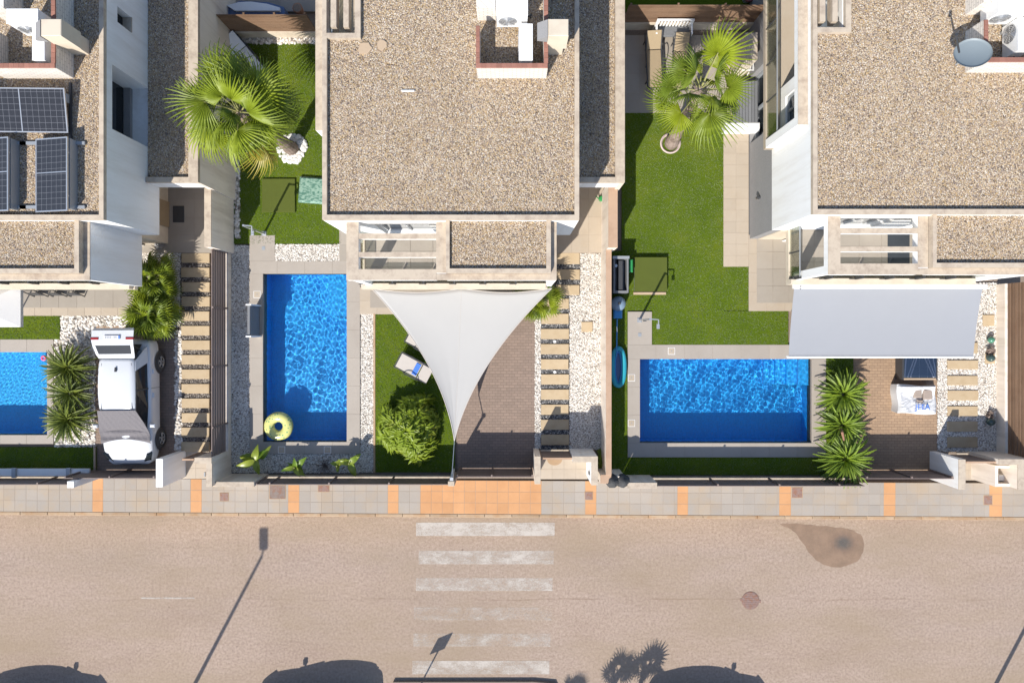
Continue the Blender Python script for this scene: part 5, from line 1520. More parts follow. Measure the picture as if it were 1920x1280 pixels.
    if tailgate_open:
        # raised tailgate: outer side up
        tg = loft([[(s * h, y, z) for s in (-1, -.6, 0, .6, 1)] + [(s * h * .97, y, z - .07) for s in (1, .6, 0, -.6, -1)] for (h, y, z) in ((.60, 1.50, zt + .0), (.64, 1.62, zt + .08), (.68, 1.92, zt + .22), (.70, 2.1, zt + .26), (.70, 2.42, zt + .22), (.66, 2.5, zt + .14))])
        g_ = obj('tailgate', tg, paint, t, smooth=False, label='raised tailgate with number plate and red lights')
        def onlid(y): return zt + .09 + .15 * min(1, (y - 1.62) / .4) + .035
        mb = MB(); mb.v = [(-.55, 1.64, onlid(1.6)-.02), (.55, 1.64, onlid(1.6)-.02), (.59, 1.93, onlid(1.92) - .01), (-.59, 1.93, onlid(1.92) - .01), (-.55, 1.64, onlid(1.6) - .04), (.55, 1.64, onlid(1.6) - .04), (.59, 1.93, onlid(1.92) - .04), (-.59, 1.93, onlid(1.92) - .04)]
        mb.f = [(0, 1, 2, 3), (0, 4, 5, 1), (1, 5, 6, 2), (2, 6, 7, 3), (3, 7, 4, 0)]
        obj('rear_window', mb, M['darkglass'], g_)
        p_ = obj('number_plate', MB().box(-.27, .27, 2.14, 2.25, zt + .262, zt + .285), surf('plate_white', (.6, .6, .62), .02, 5, 50, .02, .4, 0), g_)
        obj('plate_band', MB().box(.225, .27, 2.142, 2.248, zt + .2855, zt + .288), M['towelblue'], g_)
        for i in range(7):
            if i != 4: obj('plate_mark', MB().box(-.22 + i * .058, -.185 + i * .058, 2.165, 2.225, zt + .2855, zt + .2875), M['greymetal'], g_)
        for s in (-1, 1): obj('tail_light', MB().cbox(s * .58 - .13, s * .58 + .13, 2.12, 2.2, zt + .2, zt + .275, .015), M['redlens'], g_)
        obj('boot_opening', MB().add([(-.62, 1.95, 1.03), (.62, 1.95, 1.03), (.56, 1.47, zt - .04), (-.56, 1.47, zt - .04)], [(0, 1, 2, 3)]), M['black'], t)
        for s in (-1, 1): obj('gas_strut', MB().bar((s * .6, 1.75, 1.1), (s * .6, 1.95, zt + .15), .025), M['dark'], t)
    return t
c = car('white car with its tailgate open and a grey cover over the windscreen', M['carpaint'], True, True, 1.52)
at(c, (-13.3, -2.42, .15), (0, 0, rad(.5)), (1.0, 1.02, 1.0))
pc = car('dark car parked across the street, casting a low shadow', M['carpaint2'], False, False, 1.45)
GPC = 'cars parked on the far side of the street'
for i, (x, y, rz, lb) in enumerate(((-17.0, -13.98, rad(90), 'grey hatchback parked on the far side of the street, leftmost'), (-7.2, -13.86, rad(-90), 'grey car parked on the far side between hatchback and sign'), (6.7, -14.0, rad(90), 'grey car parked on the far side near the small palms'))):
    o = pc if i == 0 else copy_tree(pc)
    at(o, (x, y, 0), (0, 0, rz), (1, 1, (1.0, 1.05, 1.0)[i])); o['label'] = lb; o['group'] = GPC

# street furniture across the road whose shadows reach into the picture
def lamp(label, x, y, h, hx):
    t = thing('street_lamp', label, 'street lamp', (x, y, 0), 'street lamps on the far side')
    obj('pole', MB().tube([(x, y, 0), (x, y, h)], [.08, .05], 10), M['greymetal'], t)
    hd = obj('lamp_arm', MB().bar((x, y, h - .02), (x + hx, y + .25, h + .05), .05), M['greymetal'], t)
    obj('lamp_head', MB().cbox(x + hx - .14, x + hx + .14, y + .22, y + .95, h, h + .12, .03), M['greymetal'], t)
h = 7.0; k_ = h / math.tan(SUN_EL)
lx, ly = X(490, 0) + k_ * SDX * 1.0, Y(1024, 0) + k_ * SDY
lamp('tall grey street lamp across the road, leftmost', lx + .02, ly - .35, h, .04)
lamp('tall grey street lamp across the road, rightmost', X(1868, 0) + 1.2 * SDX, Y(1280, 0) + 1.2 * SDY, h, .1)
def sign():
    h = 2.55; k_ = h / math.tan(SUN_EL)
    x, y = X(836, 0) + k_ * SDX, Y(1192, 0) + k_ * SDY
    t = thing('road_sign', 'square crossing sign on a thin pole at the far end of the crossing', 'road sign', (x, y, .1))
    obj('pole', MB().tube([(x, y, .1), (x, y, h)], .028, 8), M['greymetal'], t)
    d = Vector((.85, .35, 0)).normalized() * .29
    mb = MB(); a = Vector((x, y + .04, h - .62)); 
    q = [a - d, a + d, a + d + Vector((0, 0, .6)), a - d + Vector((0, 0, .6))]; o_ = Vector((.0, .02, 0))
    mb.v = [tuple(p) for p in q] + [tuple(p + o_) for p in q]; mb.f = [(3, 2, 1, 0), (4, 5, 6, 7), (0, 1, 5, 4), (1, 2, 6, 5), (2, 3, 7, 6), (3, 0, 4, 7)]
    obj('panel', mb, M['blueplastic'], t)
sign()
for i, (px, py, zz, s_) in enumerate(((1160, 1262, 1.9, .9), (1215, 1252, 2.1, 1.0), (1072, 1300, 1.9, .9))):
    k_ = zz / math.tan(SUN_EL)
    x, y = X(px, 0) + k_ * SDX, Y(py, 0) + k_ * SDY
    fan_palm(('small fan palm across the road beside the taller one', 'taller small fan palm across the road', 'small fan palm across the road near the crossing')[i], (x, y, .1), (x, y, zz), 10, .42 * s_, .3, rad(80), rad(0), .09, 80 + i, nseg=16, tipdroop=.2)

# ------------------------------------------------------------------ garden furniture and small things
def lounger(label, loc, rz, pad, back=rad(28), W=.62, L=1.9, H=.34, wheels=True, group='sun loungers', tray=False):
    """head towards +Y"""
    t = thing('sun_lounger', label, 'sun lounger', (0, 0, 0), group)
    yb = L * .18
    obj('seat', MB().cbox(-W / 2 + .03, W / 2 - .03, -L / 2 + .03, yb, H - .02, H + .012, .006), pad, t)
    q = MB().cbox(-W / 2 + .03, W / 2 - .03, 0, L / 2 - yb, -.02, .012, .006)
    cb, sb = math.cos(back), math.sin(back)
    q.v = [(x, yb + .03 + y * cb - z * sb, H + y * sb + z * cb) for x, y, z in q.v]
    obj('backrest', q, pad, t)
    for s in (-1, 1):
        obj('side_rail', MB().bar((s * W / 2, -L / 2, H), (s * W / 2, L / 2, H), .035), M['dark'], t)
        for yy in (-L * .36, L * .36):
            obj('leg', MB().bar((s * W / 2, yy, 0), (s * W / 2, yy, H), .03), M['dark'], t)
        obj('back_rail', MB().bar((s * (W / 2 - .012), yb + .03, H), (s * (W / 2 - .012), yb + .03 + (L / 2 - yb) * cb, H + (L / 2 - yb) * sb), .028), M['dark'], t)
        ar = MB(); am = 9
        ar.tube([(s * (W / 2 + .03), -.25 + .62 * k / am, H + .2 * math.sin(math.pi * k / am) ** .5) for k in range(am + 1)], .017, 6)
        obj('armrest', ar, M['dark'], t)
    obj('foot_rail', MB().bar((-W / 2, -L / 2, H), (W / 2, -L / 2, H), .035), M['dark'], t)
    return at(t, loc, (0, 0, rz))
def P3(px, py, z): return (X(px, z), Y(py, z), z)
l1 = lounger('white sun lounger on the lawn with a blue towel across it', (X(776, .5), Y(689, .5), .19), rad(-118), M['padwhite'], W=.58, L=1.25, back=rad(12))
tw_ = obj('towel', MB().cbox(-.22, .22, .02, .2, .362, .378, .01), M['towelblue'], None, label='blue towel lying across the white lounger on the lawn', cat='towel')
at(tw_, (X(776, .5), Y(689, .5), .19), (0, 0, rad(-118)))
lounger('white sun lounger half hidden under the shade sail', (X(795, .5), Y(642, .5), .19), rad(-118), M['padwhite'], W=.58, L=1.25, back=rad(12))
lounger('tan sling sun bed nearest the wing wall on the right terrace', (X(1227, .6), Y(112, .6), .21), rad(3), M['padtan'], back=rad(32), W=.55, L=1.95)
lounger('tan sling sun bed under the leaves of the airy fan palm', (X(1277, .6), Y(116, .6), .21), rad(-1), M['padtan'], back=rad(30), W=.55, L=1.95)
lounger('white sun bed in the shaded corner behind the big fan palm', (X(462, .5), Y(112, .5), .2), rad(40), M['whitemetal'], back=rad(25), W=.65, L=1.9)

def swing():
    t = thing('garden_bench', 'white slatted garden bench with a grey seat in front of the board fence', 'bench', (X(1264), Y(48), .2))
    x0, x1 = X(1228, .7), X(1297, .7); yb = Y(36, 1.1); yf = Y(66, .7)
    obj('seat', MB().cbox(x0 + .06, x1 - .06, yf, yb - .02, .52, .6, .02), M['deckgrey'], t)
    for s in (x0, x1 - .06):
        obj('side_frame', MB().box(s, s + .06, yf - .02, yf + .04, .2, .85).box(s, s + .06, yb - .05, yb + .01, .2, 1.1).box(s, s + .06, yf + .04, yb - .05, .79, .85), M['whitemetal'], t)
    obj('top_rail', MB().box(x0 + .061, x1 - .061, yb - .05, yb + .01, 1.04, 1.1), M['whitemetal'], t)
    n = 11
    for i in range(n):
        xx = x0 + .09 + (x1 - x0 - .18) * i / (n - 1)
        block('slat', xx - .03, xx + .03, yb - .035, yb - .005, .6, 1.04, M['whitemetal'], t, .004)
swing()
# low planter wall, grey table, drying rack, curtain on the right terrace
t = thing('low_wall', 'low white rendered bench wall at the end of the grey decking table', 'wall', (X(1392), Y(238), .2))
obj('wall_body', MB().box(X(1359, .55), X(1424, .55), Y(246, .55), Y(231, .55), .15, .52), M['white'], t)
obj('coping', MB().box(X(1359, .55) - .006, X(1424, .55) + .006, Y(246, .55) - .006, Y(231, .55) + .006, .52, .555), M['whitemetal'], t)
t = thing('deck_table', 'low grey slatted table beside the airy fan palm crown', 'table', (X(1398), Y(190), .2))
for i in range(8):
    xx0 = X(1375 + i * 5.8, .6)
    block('slat', xx0, xx0 + .095, Y(229, .6), Y(152, .6), .56, .6, M['deckgrey'], t, .004)
for sx in (1378, 1416):
    for sy in (158, 222): obj('leg', MB().box(X(sx, .5), X(sx + 4, .5), Y(sy + 4, .5), Y(sy, .5), .2, .56), M['greymetal'], t)
t = thing('laundry_rack', 'white wire laundry rack with small green and white cloths', 'drying rack', (X(1402), Y(122), .2))
rkx0, rkx1, rky0, rky1 = X(1392, .9), X(1412, .9), Y(133, .9), Y(113, .9)
obj('rack_frame', MB().bar((rkx0, rky0, .95), (rkx1, rky0, .95), .02).bar((rkx0, rky1, .95), (rkx1, rky1, .95), .02).bar((rkx0, rky0, .95), (rkx0, rky1, .95), .02).bar((rkx1, rky0, .95), (rkx1, rky1, .95), .02), M['whitemetal'], t)
for i in range(5): obj('wire', MB().bar((rkx0 + (rkx1 - rkx0) * (i + .5) / 5, rky0, .95), (rkx0 + (rkx1 - rkx0) * (i + .5) / 5, rky1, .95), .01), M['whitemetal'], t)
for sx in (rkx0, rkx1): obj('leg', MB().bar((sx, rky0, .2), (sx, rky1, .95), .02).bar((sx, rky1, .2), (sx, rky0, .95), .02), M['whitemetal'], t)
for i, (k, dx) in enumerate((('greenplastic', 0), ('whitemetal', .12))):
    obj('drying_cloth', MB().cbox(rkx0 - .05 + dx, rkx0 + .1 + dx, rky0 + .12, rky1 - .02, .955, .975), M[k], label=('small green cloth' if i == 0 else 'small white cloth') + ' drying on the wire rack of the right terrace', cat='cloth')
t = thing('barbecue', 'dark barbecue trolley beside the laundry rack on the right terrace', 'barbecue', (X(1395), Y(100), .2))
obj('hood', MB().cbox(X(1384, .9), X(1408, .9), Y(107, .9), Y(93, .9), .7, .95, .06), M['dark'], t)
obj('cart', MB().box(X(1386, .7), X(1406, .7), Y(106, .7), Y(94, .7), .2, .69), M['greymetal'], t)
t = thing('terrace_pillar', 'beige rendered pillar wall at the top of the right terrace', 'wall', (X(1412), Y(92), .2))
obj('wall_body', MB().box(X(1399, 1.8), X(1420, 1.8), Y(112, 1.8), Y(62, 1.8), .15, 1.77), M['cream'], t)
obj('coping', MB().box(X(1399, 1.8) - .005, X(1420, 1.8) + .005, Y(112, 1.8) - .005, Y(62, 1.8) + .005, 1.77, 1.8), M['cap'], t)

# palm print air bed, artificial grass hatches, showers
at(obj('air_bed', MB().cbox(-.52, .52, -.46, .46, 0, .16, .06), M['airbed'], None, smooth=False, label='green palm print air bed lying on the lawn against the middle house', cat='air bed'), (X(588, .3), Y(357, .3), .2), (0, 0, rad(-4)))
def hatch(label, px0, px1, py0, py1, z, timber):
    t = thing('pump_hatch', label, 'hatch', (X((px0 + px1) / 2), Y((py0 + py1) / 2), .19))
    x0, x1, y0, y1 = X(px0, z), X(px1, z), Y(py1, z), Y(py0, z)
    obj('hatch_lid', MB().cbox(x0, x1, y0, y1, z - .05, z, .008), M['matgrass'], t)
    obj('hatch_frame', MB().cells('z', .15, z - .051, x0 + .01, x1 - .01, y0 + .01, y1 - .01, [(x0 + .05, x1 - .05, y0 + .05, y1 - .05)]), M['greymetal'], t)
    if timber: obj('prop', MB().cbox(x0 - .02, x1 - .01, y0 - .11, y0 - .02, .19, .26), M['planksun'], label='sun bleached batten lying below the grass covered hatch', cat='batten')
hatch('square hatch covered with artificial grass beside the middle shower', 491, 553, 335, 398, .27, False)
hatch('raised square hatch covered with artificial grass on the right lawn', 1190, 1251, 482, 546, .38, True)
def shower(label, px, py, flip):
    x, y = X(px, .2), Y(py, .2)
    t = thing('pool_shower', label, 'shower', (x, y, .2))
    obj('post', MB().box(x - .03, x + .03, y - .03, y + .03, .2, 2.1), M['alu'], t)
    dx = .28 * flip
    obj('arm', MB().bar((x, y, 2.08), (x + dx, y - .02, 2.08), .035).bar((x + dx, y - .02, 2.08), (x + dx, y - .2, 2.06), .03), M['alu'], t)
    obj('shower_head', MB().cbox(x + dx - .05, x + dx + .05, y - .32, y - .16, 2.0, 2.04, .01), M['alu'], t)
    obj('tap', MB().box(x - .05, x + .05, y - .06, y - .03, 1.15, 1.22), M['dark'], t)
    obj('base_plate', MB().box(x - .08, x + .08, y - .08, y + .08, .2, .212), M['alu'], t)
    obj('shower_drain', MB().box(X(px - 3), X(px + 3), Y(py + 31), Y(py + 24), .2, .208), M['greymetal'], t)
shower('chrome pool shower above the pool with the round float', 495, 438, 1)
shower('chrome pool shower left of the right lawn, above the wide pool', 1199, 600, 1)
# skimmer lids
def skim(label, px, py, w_=13):
    x0, x1, y0, y1 = X(px - w_ / 2, ZC), X(px + w_ / 2, ZC), Y(py + w_ / 2, ZC), Y(py - w_ / 2, ZC)
    t = thing('skimmer_lid', label, 'skimmer lid', ((x0 + x1) / 2, (y0 + y1) / 2, ZC), 'skimmer lids let into the pool edges')
    obj('lid', MB().cbox(x0 + .015, x1 - .015, y0 + .015, y1 - .015, ZC - .02, ZC + .008, .003), M['creamtile'], t)
    obj('lid_frame', MB().cells('z', ZC - .02, ZC + .006, x0, x1, y0, y1, [(x0 + .013, x1 - .013, y0 + .013, y1 - .013)]), M['whitemetal'], t)
    obj('knob', MB().lathe([(.02, ZC + .008), (.018, ZC + .016)], (x0 + x1) / 2, (y0 + y1) / 2, 8), M['greymetal'], t)
skim('cream skimmer lid left of the upright pool, above the water spout', 482, 552)
skim('cream skimmer lid left of two at the shaded foot of the upright pool', 528, 843)
skim('cream skimmer lid right of two at the shaded foot of the upright pool', 614, 843)
skim('cream skimmer lid above the wide pool', 1259, 658)
skim('upper cream skimmer lid left of the wide pool', 1184, 708)
skim('lower cream skimmer lid left of the wide pool', 1184, 793)
# waterfall spout
t = thing('pool_waterfall', 'tall white and dark waterfall spout at the left edge of the upright pool', 'pool waterfall', (X(476), Y(601), .2))
obj('spout_panel', MB().cbox(X(463, 1.15), X(468, 1.15), Y(629, 1.15), Y(573, 1.15), .2, 1.12, .01), M['deckgrey'], t)
obj('spout_frame', MB().box(X(461, 1.15), X(471, 1.15), Y(632, 1.15), Y(629.5, 1.15), .2, 1.17).box(X(461, 1.15), X(471, 1.15), Y(572.5, 1.15), Y(570, 1.15), .2, 1.17), M['whitemetal'], t)
# floats
obj('ring_float', MB().torus((0, 0, 0), .335, .185, 48, 16, .85), M['float'], None, True, 'round yellow-green printed ring float at the lower left of the upright pool', 'pool float').location = (X(521.5, .2), Y(799, .2), .14)
obj('pool_toy', MB().torus((0, 0, 0), .07, .035, 16, 8), M['pink'], None, True, 'tiny pink ring toy on the steps of the left pool', 'pool toy').location = (X(82, .1), Y(671, .1), .1)
t = thing('inflatable_boat', 'turquoise inflatable boat with blue floor between the salmon wall and the wide pool', 'inflatable boat', (X(1160), Y(688), .19))
def oval(a, b, n=40): return [(X(1160, .4) + a * math.cos(2 * math.pi * k / n) * (1 if abs(math.cos(2 * math.pi * k / n)) < .7 else 1), Y(688, .4) + b * abs(math.sin(2 * math.pi * k / n)) ** .8 * (1 if math.sin(2 * math.pi * k / n) > 0 else -1)) for k in range(n)]
obj('tube', MB().tube([(x, y, .33) for x, y in oval(.21, .66)] + [(X(1160, .4) + .21, Y(688, .4), .33)], .085, 10, False), M['teal'], t, True)
obj('inner_tube', MB().tube([(x, y, .29) for x, y in oval(.13, .55)] + [(X(1160, .4) + .13, Y(688, .4), .29)], .05, 8, False), M['blueplastic'], t, True)
obj('boat_floor', MB().prism(oval(.13, .56, 28), .2, .26), M['petrol'], t)
# pump filter with blue tank, pool pole
t = thing('sand_filter', 'round pale blue pool filter tank with a dark valve', 'pool filter', (X(1160), Y(571), .19))
obj('tank', MB().lathe([(.1, .18), (.25, .25), (.26, .55), (.22, .66), (.1, .72), (.05, .73)], X(1160, .6), Y(569, .6), 26), surf('pale_blue_tank', P(150, 176, 200), .05, 4, 50, .03, .35, 0), t, True)
obj('valve', MB().lathe([(.05, .7), (.05, .8), (.03, .82)], X(1160, .6), Y(569, .6), 12), M['dark'], t)
obj('tank_base', MB().cbox(X(1150, .3), X(1166, .3), Y(597, .3), Y(580, .3), .19, .42, .04), M['blueplastic'], t)
t = thing('pool_brush', 'thin blue pole lying below the pool filter tank', 'pole', (X(1155), Y(630), .19))
obj('handle', MB().tube([(X(1157, .4), Y(598, .4), .42), (X(1155, .3), Y(668, .3), .42)], .022, 7), M['blueplastic'], t)
obj('white_band', MB().tube([(X(1156.4, .4), Y(612, .4), .421), (X(1156, .3), Y(622, .3), .421)], .0235, 7), M['whitemetal'], t)
t = thing('storage_trolley', 'dark storage trolley with an open lid beside the green broom and the salmon wall', 'trolley', (X(1164), Y(515), .19))
obj('box', MB().cells('z', .25, .85, X(1150, .8), X(1178, .8), Y(549, .8), Y(482, .8), [(X(1153, .8), X(1175, .8), Y(545, .8), Y(486, .8))]), M['deckgrey'], t)
obj('box_floor', MB().box(X(1151, .8), X(1177, .8), Y(548, .8), Y(483, .8), .22, .3), M['greymetal'], t)
obj('dark_tray', MB().cbox(X(1159, .8), X(1168, .8), Y(543, .8), Y(488, .8), .5, .82, .02), M['dark'], t)
obj('lid_rim', MB().box(X(1149, .9), X(1180, .9), Y(485, .9), Y(480, .9), .86, .92), M['greymetal'], t)
obj('silver_can', MB().lathe([(.06, .3), (.07, .75), (.05, .8)], X(1155, .8), Y(498, .8), 12), M['alu'], t)
t = thing('broom', 'green broom head leaning beside the dark storage trolley', 'broom', (X(1183), Y(498), .19))
obj('broom_head', MB().cbox(X(1179, .6), X(1187, .6), Y(510, .6), Y(486, .6), .3, .62, .03), M['greenplastic'], t)
t = thing('watering_can', 'small bright green watering can in the middle entrance court', 'watering can', (X(1128), Y(372), .25))
obj('can_body', MB().lathe([(.09, .24), (.1, .42), (.07, .46)], X(1128, .4), Y(372, .4), 14), M['greenplastic'], t)
obj('spout', MB().bar((X(1128, .4) - .08, Y(372, .4), .3), (X(1128, .4) - .2, Y(372, .4) + .06, .46), .03), M['greenplastic'], t)
obj('can_handle', MB().tube([(X(1128, .4) + .07, Y(372, .4) - .02, .42), (X(1128, .4) + .14, Y(372, .4) - .05, .38), (X(1128, .4) + .1, Y(372, .4) - .02, .27)], .014, 6), M['greenplastic'], t)
obj('door_mat', MB().cbox(X(324, .26), X(345, .26), Y(417, .26), Y(386, .26), .241, .262), M['dark'], label='black door mat in the left entrance court', cat='door mat')
# boulder and plant by the left court
t = thing('boulder', 'dark boulder among white pebbles below the left entrance', 'rock', (X(297), Y(459), .2))
obj('rock', MB().lathe([(.1, .15), (.17, .24), (.12, .36), (.03, .4)], X(297, .3), Y(459, .3), 8), M['cladding'], t)
# half round mat at the middle entry gate
mb = MB(); cx, cy = X(1040, .15), Y(860.5, .15)
mb.prism([(cx + .27 * math.cos(math.pi + math.pi * k / 16), cy + .22 * math.sin(math.pi + math.pi * k / 16)) for k in range(17)], .136, .152)
obj('gate_mat', mb, surf('coir_mat', P(196, 146, 70), .2, 12, 120, .25, .95, .4), label='half round coir mat outside the middle entry gate', cat='mat')
# folding chairs against the left house front
for i, (p0, lb) in enumerate(((46, 'black folded garden chair leaning by the white parasol, leftmost'), (82, 'black folded garden chair in the middle of the left house front'), (116, 'black folded garden chair leaning at the right of the left house front'))):
    t = thing('folding_chair', lb, 'chair', (X(p0 + 10), Y(545), .2), 'folded chairs under the left balcony')
    xx0, xx1, yy = X(p0, .7), X(p0 + 26, .7), Y(544, .7)
    obj('frame', MB().bar((xx0, yy - .2, .2), (xx0, yy + .05, 1.2), .03).bar((xx1, yy - .2, .2), (xx1, yy + .05, 1.2), .03).bar((xx0, yy + .04, 1.18), (xx1, yy + .04, 1.18), .03), M['dark'], t)
    obj('back_panel', MB().bar(((xx0 + xx1) / 2, yy - .02, .8), ((xx0 + xx1) / 2, yy + .05, 1.12), .36, .02), M['dark'], t)
    obj('seat', MB().bar(((xx0 + xx1) / 2, yy - .16, .3), ((xx0 + xx1) / 2, yy - .1, .68), .38, .025), M['dark'], t)
# fragrant extras: glazed pots, white sack, film covered frame
def pot_(label, px, py, r, h, mat, plant=False):
    x, y = X(px, .4), Y(py, .4)
    t = thing('garden_ornament', label, 'ornament', (x, y, .2))
    obj('globe', MB().lathe([(r * .5, .16), (r * .9, .2 + h * .3), (r, .2 + h * .55), (r * .75, .2 + h * .85), (r * .3, .2 + h)], x, y, 20), mat, t, True)
    return t
glz = surf('dark_green_glaze', (.02, .05, .045), .2, 6, 50, .05, .06, 0)
pot_('dark glossy ball beside the brown root on the right pebbles, upper one', 1860, 671, .14, .28, glz)
pot_('dark glossy ball in the shade near the right gate', 1860, 791, .14, .28, glz)
pot_('small green glazed pot near the square stepping stone on the right', 1862, 637, .12, .22, surf('green_glaze', P(84, 160, 130), .15, 8, 50, .05, .2, 0))
for px, py, lb in ((1858, 660, 'upper twisted brown root beside a glossy ball'), (1857, 778, 'lower twisted brown root beside a glossy ball')):
    t = thing('root', lb, 'root', (X(px), Y(py), .16))
    x, y = X(px, .3), Y(py, .3); mb = MB()
    for k in range(16):
        a = rnd.uniform(0, 6.28); q = rnd.uniform(.05, .2)
        mb.tube([(x + .05 * math.cos(a), y + .05 * math.sin(a), .15), (x + q * .6 * math.cos(a), y + q * .6 * math.sin(a), .35), (x + q * math.cos(a + .6), y + q * math.sin(a + .6), .3)], [.045, .035, .015], 5)
    obj('knots', mb, M['bark'], t, kind='stuff')
t = thing('planter_frame', 'dark framed raised bed draped with clear film below the awning', 'raised bed', (X(1725), Y(690), .15))
x0, x1, y0, y1 = X(1692, .6), X(1758, .6), Y(712, .6), Y(655, .6)
obj('side_panel', MB().box(x0, x0 + .05, y0, y1, .15, .6), M['dark'], t); obj('side_panel', MB().box(x1 - .05, x1, y0, y1, .15, .6), M['dark'], t)
obj('front_panel', MB().box(x0 + .051, x1 - .051, y0 - .0, y0 + .06, .15, .6), M['planksun'], t)
obj('glass_top', MB().box(x0 + .052, x1 - .052, y0 + .062, y1, .52, .55), M['winglass'], t)
for (a, b) in (((x0 + .2, y0 + .1), (x0 + .55, y1)), ((x0 + .3, y0 + .1), (x0 + .62, y1)), ((x1 - .12, y0 + .08), (x0 + .66, y1)), ((x1 - .06, y0 + .1), (x0 + .8, y1)), ((x0 + .1, y0 + .1), (x0 + .16, y1)), ((x1 - .03, y0 + .15), (x1 - .2, y1))):
    obj('film_fold', MB().bar((a[0], a[1], .565), (b[0], b[1], .575), .035, .02), M['whitemetal'], t)
obj('film', MB().add([(x0 + .06, y0 + .08, .60), (x1 - .06, y0 + .08, .60), (x1 - .06, y1, .64), (x0 + .06, y1, .64)], [(0, 1, 2, 3)]), M['film'], t)
for i in range(1, 4): obj('glazing_bar', MB().box(x0 + .05 + (x1 - x0 - .1) * i / 4 - .008, x0 + .05 + (x1 - x0 - .1) * i / 4 + .008, y0 + .064, y1, .551, .562), M['greymetal'], t)
t = thing('builders_sack', 'big white woven sack of sand with blue lettering beside the right stepping slabs', 'sack', (X(1722), Y(750), .15))
sx0, sx1, sy0, sy1 = X(1685, .7), X(1757, .7), Y(776, .7), Y(722, .7)
mb = MB(); nn = 18
r_ = random.Random(4)
for j in range(nn + 1):
    for i in range(nn + 1):
        u, v = i / nn, j / nn
        e = min(u, 1 - u, v, 1 - v)
        cu, cv = u - .58, v - .6
        hole = math.exp(-((cu / .26) ** 2 + (cv / .22) ** 2))
        z = .72 - .17 * hole + .03 * math.sin(9 * u + 5 * v) * (1 - hole) + r_.uniform(-.012, .012)
        if e == 0: z = .62
        mb.v.append((sx0 + (sx1 - sx0) * u + .03 * math.sin(6 * v) * (e < .02), sy0 + (sy1 - sy0) * v + .03 * math.sin(5 * u + 1) * (e < .02), z))
for j in range(nn):
    for i in range(nn):
        a = j * (nn + 1) + i; mb.f.append((a, a + 1, a + nn + 2, a + nn + 1))
edge_ = [i for i in range(nn + 1)] + [j * (nn + 1) + nn for j in range(1, nn + 1)] + [nn * (nn + 1) + i for i in range(nn - 1, -1, -1)] + [j * (nn + 1) for j in range(nn - 1, 0, -1)]
b0 = len(mb.v); cxm, cym = (sx0 + sx1) / 2, (sy0 + sy1) / 2
for k in edge_:
    x, y, z = mb.v[k]; mb.v.append((cxm + (x - cxm) * .95, cym + (y - cym) * .95, .15))
for i in range(len(edge_)):
    j = (i + 1) % len(edge_); mb.f.append((edge_[j], edge_[i], b0 + i, b0 + j))
obj('sack_cloth', mb, M['bag'], t)
sd = MB(); q = .19
for (a, b, c_, d_) in ((.42, .62, .56, .86), (.66, .9, .5, .86), (.5, .66, .36, .5)):
    sd.cbox(sx0 + (sx1 - sx0) * a, sx0 + (sx1 - sx0) * b, sy0 + (sy1 - sy0) * c_, sy0 + (sy1 - sy0) * d_, .5, .685, .03)
obj('sand_fill', sd, surf('damp_sand', P(190, 168, 150), .2, 9, 60, .15, .95, .5), t, kind='stuff')
fc = bpy.data.curves.new('lettering', 'FONT'); fc.body = 'JEEA'; fc.size = .27; fc.align_x = 'CENTER'; fc.extrude = .004; fc.materials.append(M['towelblue'])
fo = bpy.data.objects.new('lettering', fc); link(fo, t); fo.location = (sx0 + (sx1 - sx0) * .6, sy0 + (sy1 - sy0) * .16, .758)
# black rubbish sacks at the corner
for i, (px, lb) in enumerate(((1149, 'left one of two black sacks on the low wall between the gardens'), (1169, 'right one of two black sacks on the low wall between the gardens'))):
    x, y = X(px, 1.4), Y(902, 1.4); r_ = random.Random(i)
    t = thing('rubbish_sack', lb, 'bin bag', (x, y, 1.2))
    mb = MB().lathe([(.1, 1.1), (.2, 1.16), (.25, 1.28), (.21, 1.42), (.1, 1.52), (.04, 1.56)], x, y, 16)
    mb.v = [(x + (a - x) * r_.uniform(.84, 1.1), y + (b - y) * r_.uniform(.84, 1.1), c_) for a, b, c_ in mb.v]
    obj('sack', mb, M['black'], t); obj('knot', MB().tube([(x, y, 1.48), (x + .03, y, 1.55)], [.025, .04], 6), M['dark'], t)
    obj('sack_block', MB().box(x - .1, x + .1, y - .08, y + .08, .1, 1.12), M['cap'], t)
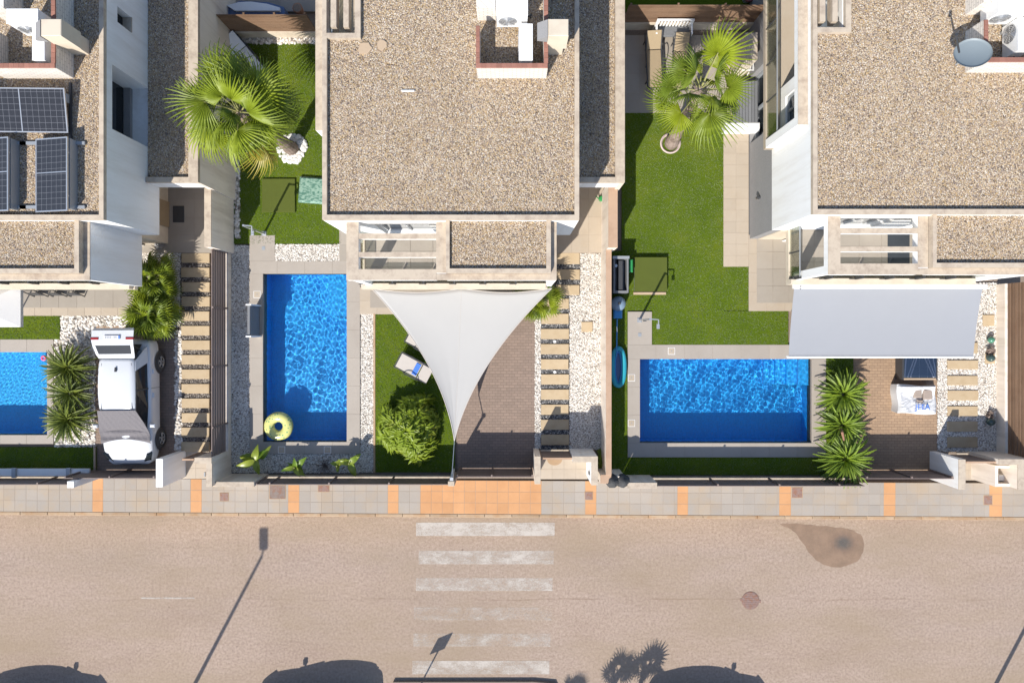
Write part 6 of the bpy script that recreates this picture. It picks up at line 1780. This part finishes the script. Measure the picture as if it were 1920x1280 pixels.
# boat on the drive beyond the board fence, clay pot
t = thing('covered_boat', 'white topped boat with dark hull cut by the top edge beyond the board fence', 'boat', (X(480), Y(5), .2))
pl_ = [(425, 10), (447, 4), (470, 3), (500, 7), (524, 14), (524, 20), (440, 20)]
obj('deck', MB().prism([(X(a, 1.0), Y(b, 1.0)) for a, b in pl_][::-1], .86, .98), M['whitemetal'], t)
obj('hull', MB().prism([(X(a, 1.0), Y(b, 1.0)) for a, b in [(410, 15), (447, -2), (500, 1), (530, 10), (532, 24), (418, 26)]][::-1], .3, .858), M['petrol'], t)
t = thing('clay_pot', 'round terracotta pot cut by the top edge beyond the board fence', 'plant pot', (X(558), Y(15), .2))
mb = MB(); cx, cy = X(558, .7), Y(16, .7)
obj('pot_body', MB().lathe([(.1, .2), (.15, .5), (.17, .7), (.175, .74)], cx, cy, 20), M['terracotta'], t, True)
obj('pot_soil', MB().lathe([(.14, .742), (.02, .746)], cx, cy, 16), M['soil'], t)
t = thing('round_basin', 'round red brown basin cut by the top edge beyond the right board fence', 'basin', (X(1404), Y(-8), .2))
obj('basin_rim', MB().torus((X(1404, .5), Y(-8, .5), .5), .2, .035, 28, 8), surf('dark_red', (.18, .03, .03), .1, 5, 50, .05, .4, 0), t, True)
obj('basin_body', MB().lathe([(.14, .2), (.19, .48), (.01, .44)], X(1404, .5), Y(-8, .5), 20), M['greymetal'], t)
# wall lamp on the right terrace strip
t = thing('wall_lamp', 'small black wall lamp on the grey clad side of the right house', 'wall lamp', (X(1404), Y(371), 1.2))
obj('lamp_body', MB().cbox(XLR - .12, XLR - .002, Y(373, 1.2), Y(369, 1.2), 1.15, 1.3, .01), M['dark'], t)
obj('lamp_glass', MB().cbox(XLR - .1, XLR - .03, Y(372.4, 1.2), Y(369.6, 1.2), 1.08, 1.149, .005), M['planksun'], t)
# lawn strip edging of the left dark lawn
obj('lawn_edging', MB().box(X(178), X(181.5), Y(886), Y(838), .1, .24), M['planksun'], kind='structure')

# small lights in the dark gravel of the middle path, rug on the right balcony
for i, yy in enumerate((583, 640, 697)):
    lb = ('uppermost', 'middle one', 'lowest')[i]
    t = thing('path_light', 'small round ground light in the dark gravel between the middle stepping slabs, ' + lb, 'ground light', (X(1040), Y(yy), .15), 'ground lights in the middle path')
    obj('ring', MB().lathe([(.05, .12), (.05, .2), (.032, .205), (.03, .19)], X(1040), Y(yy), 14), M['whitemetal'], t)
    obj('lens', MB().lathe([(.029, .185), (.004, .192)], X(1040), Y(yy), 12), M['dark'], t)
obj('balcony_rug', MB().cbox(X(1665, 2.45), X(1706, 2.45), Y(503, 2.45), Y(425, 2.45), 2.427, 2.44, .004), surf('slate_rug', (.035, .042, .05), .15, 6, 90, .02, .95, .2), label='dark slate rug on the right balcony under the pergola beams', cat='rug')
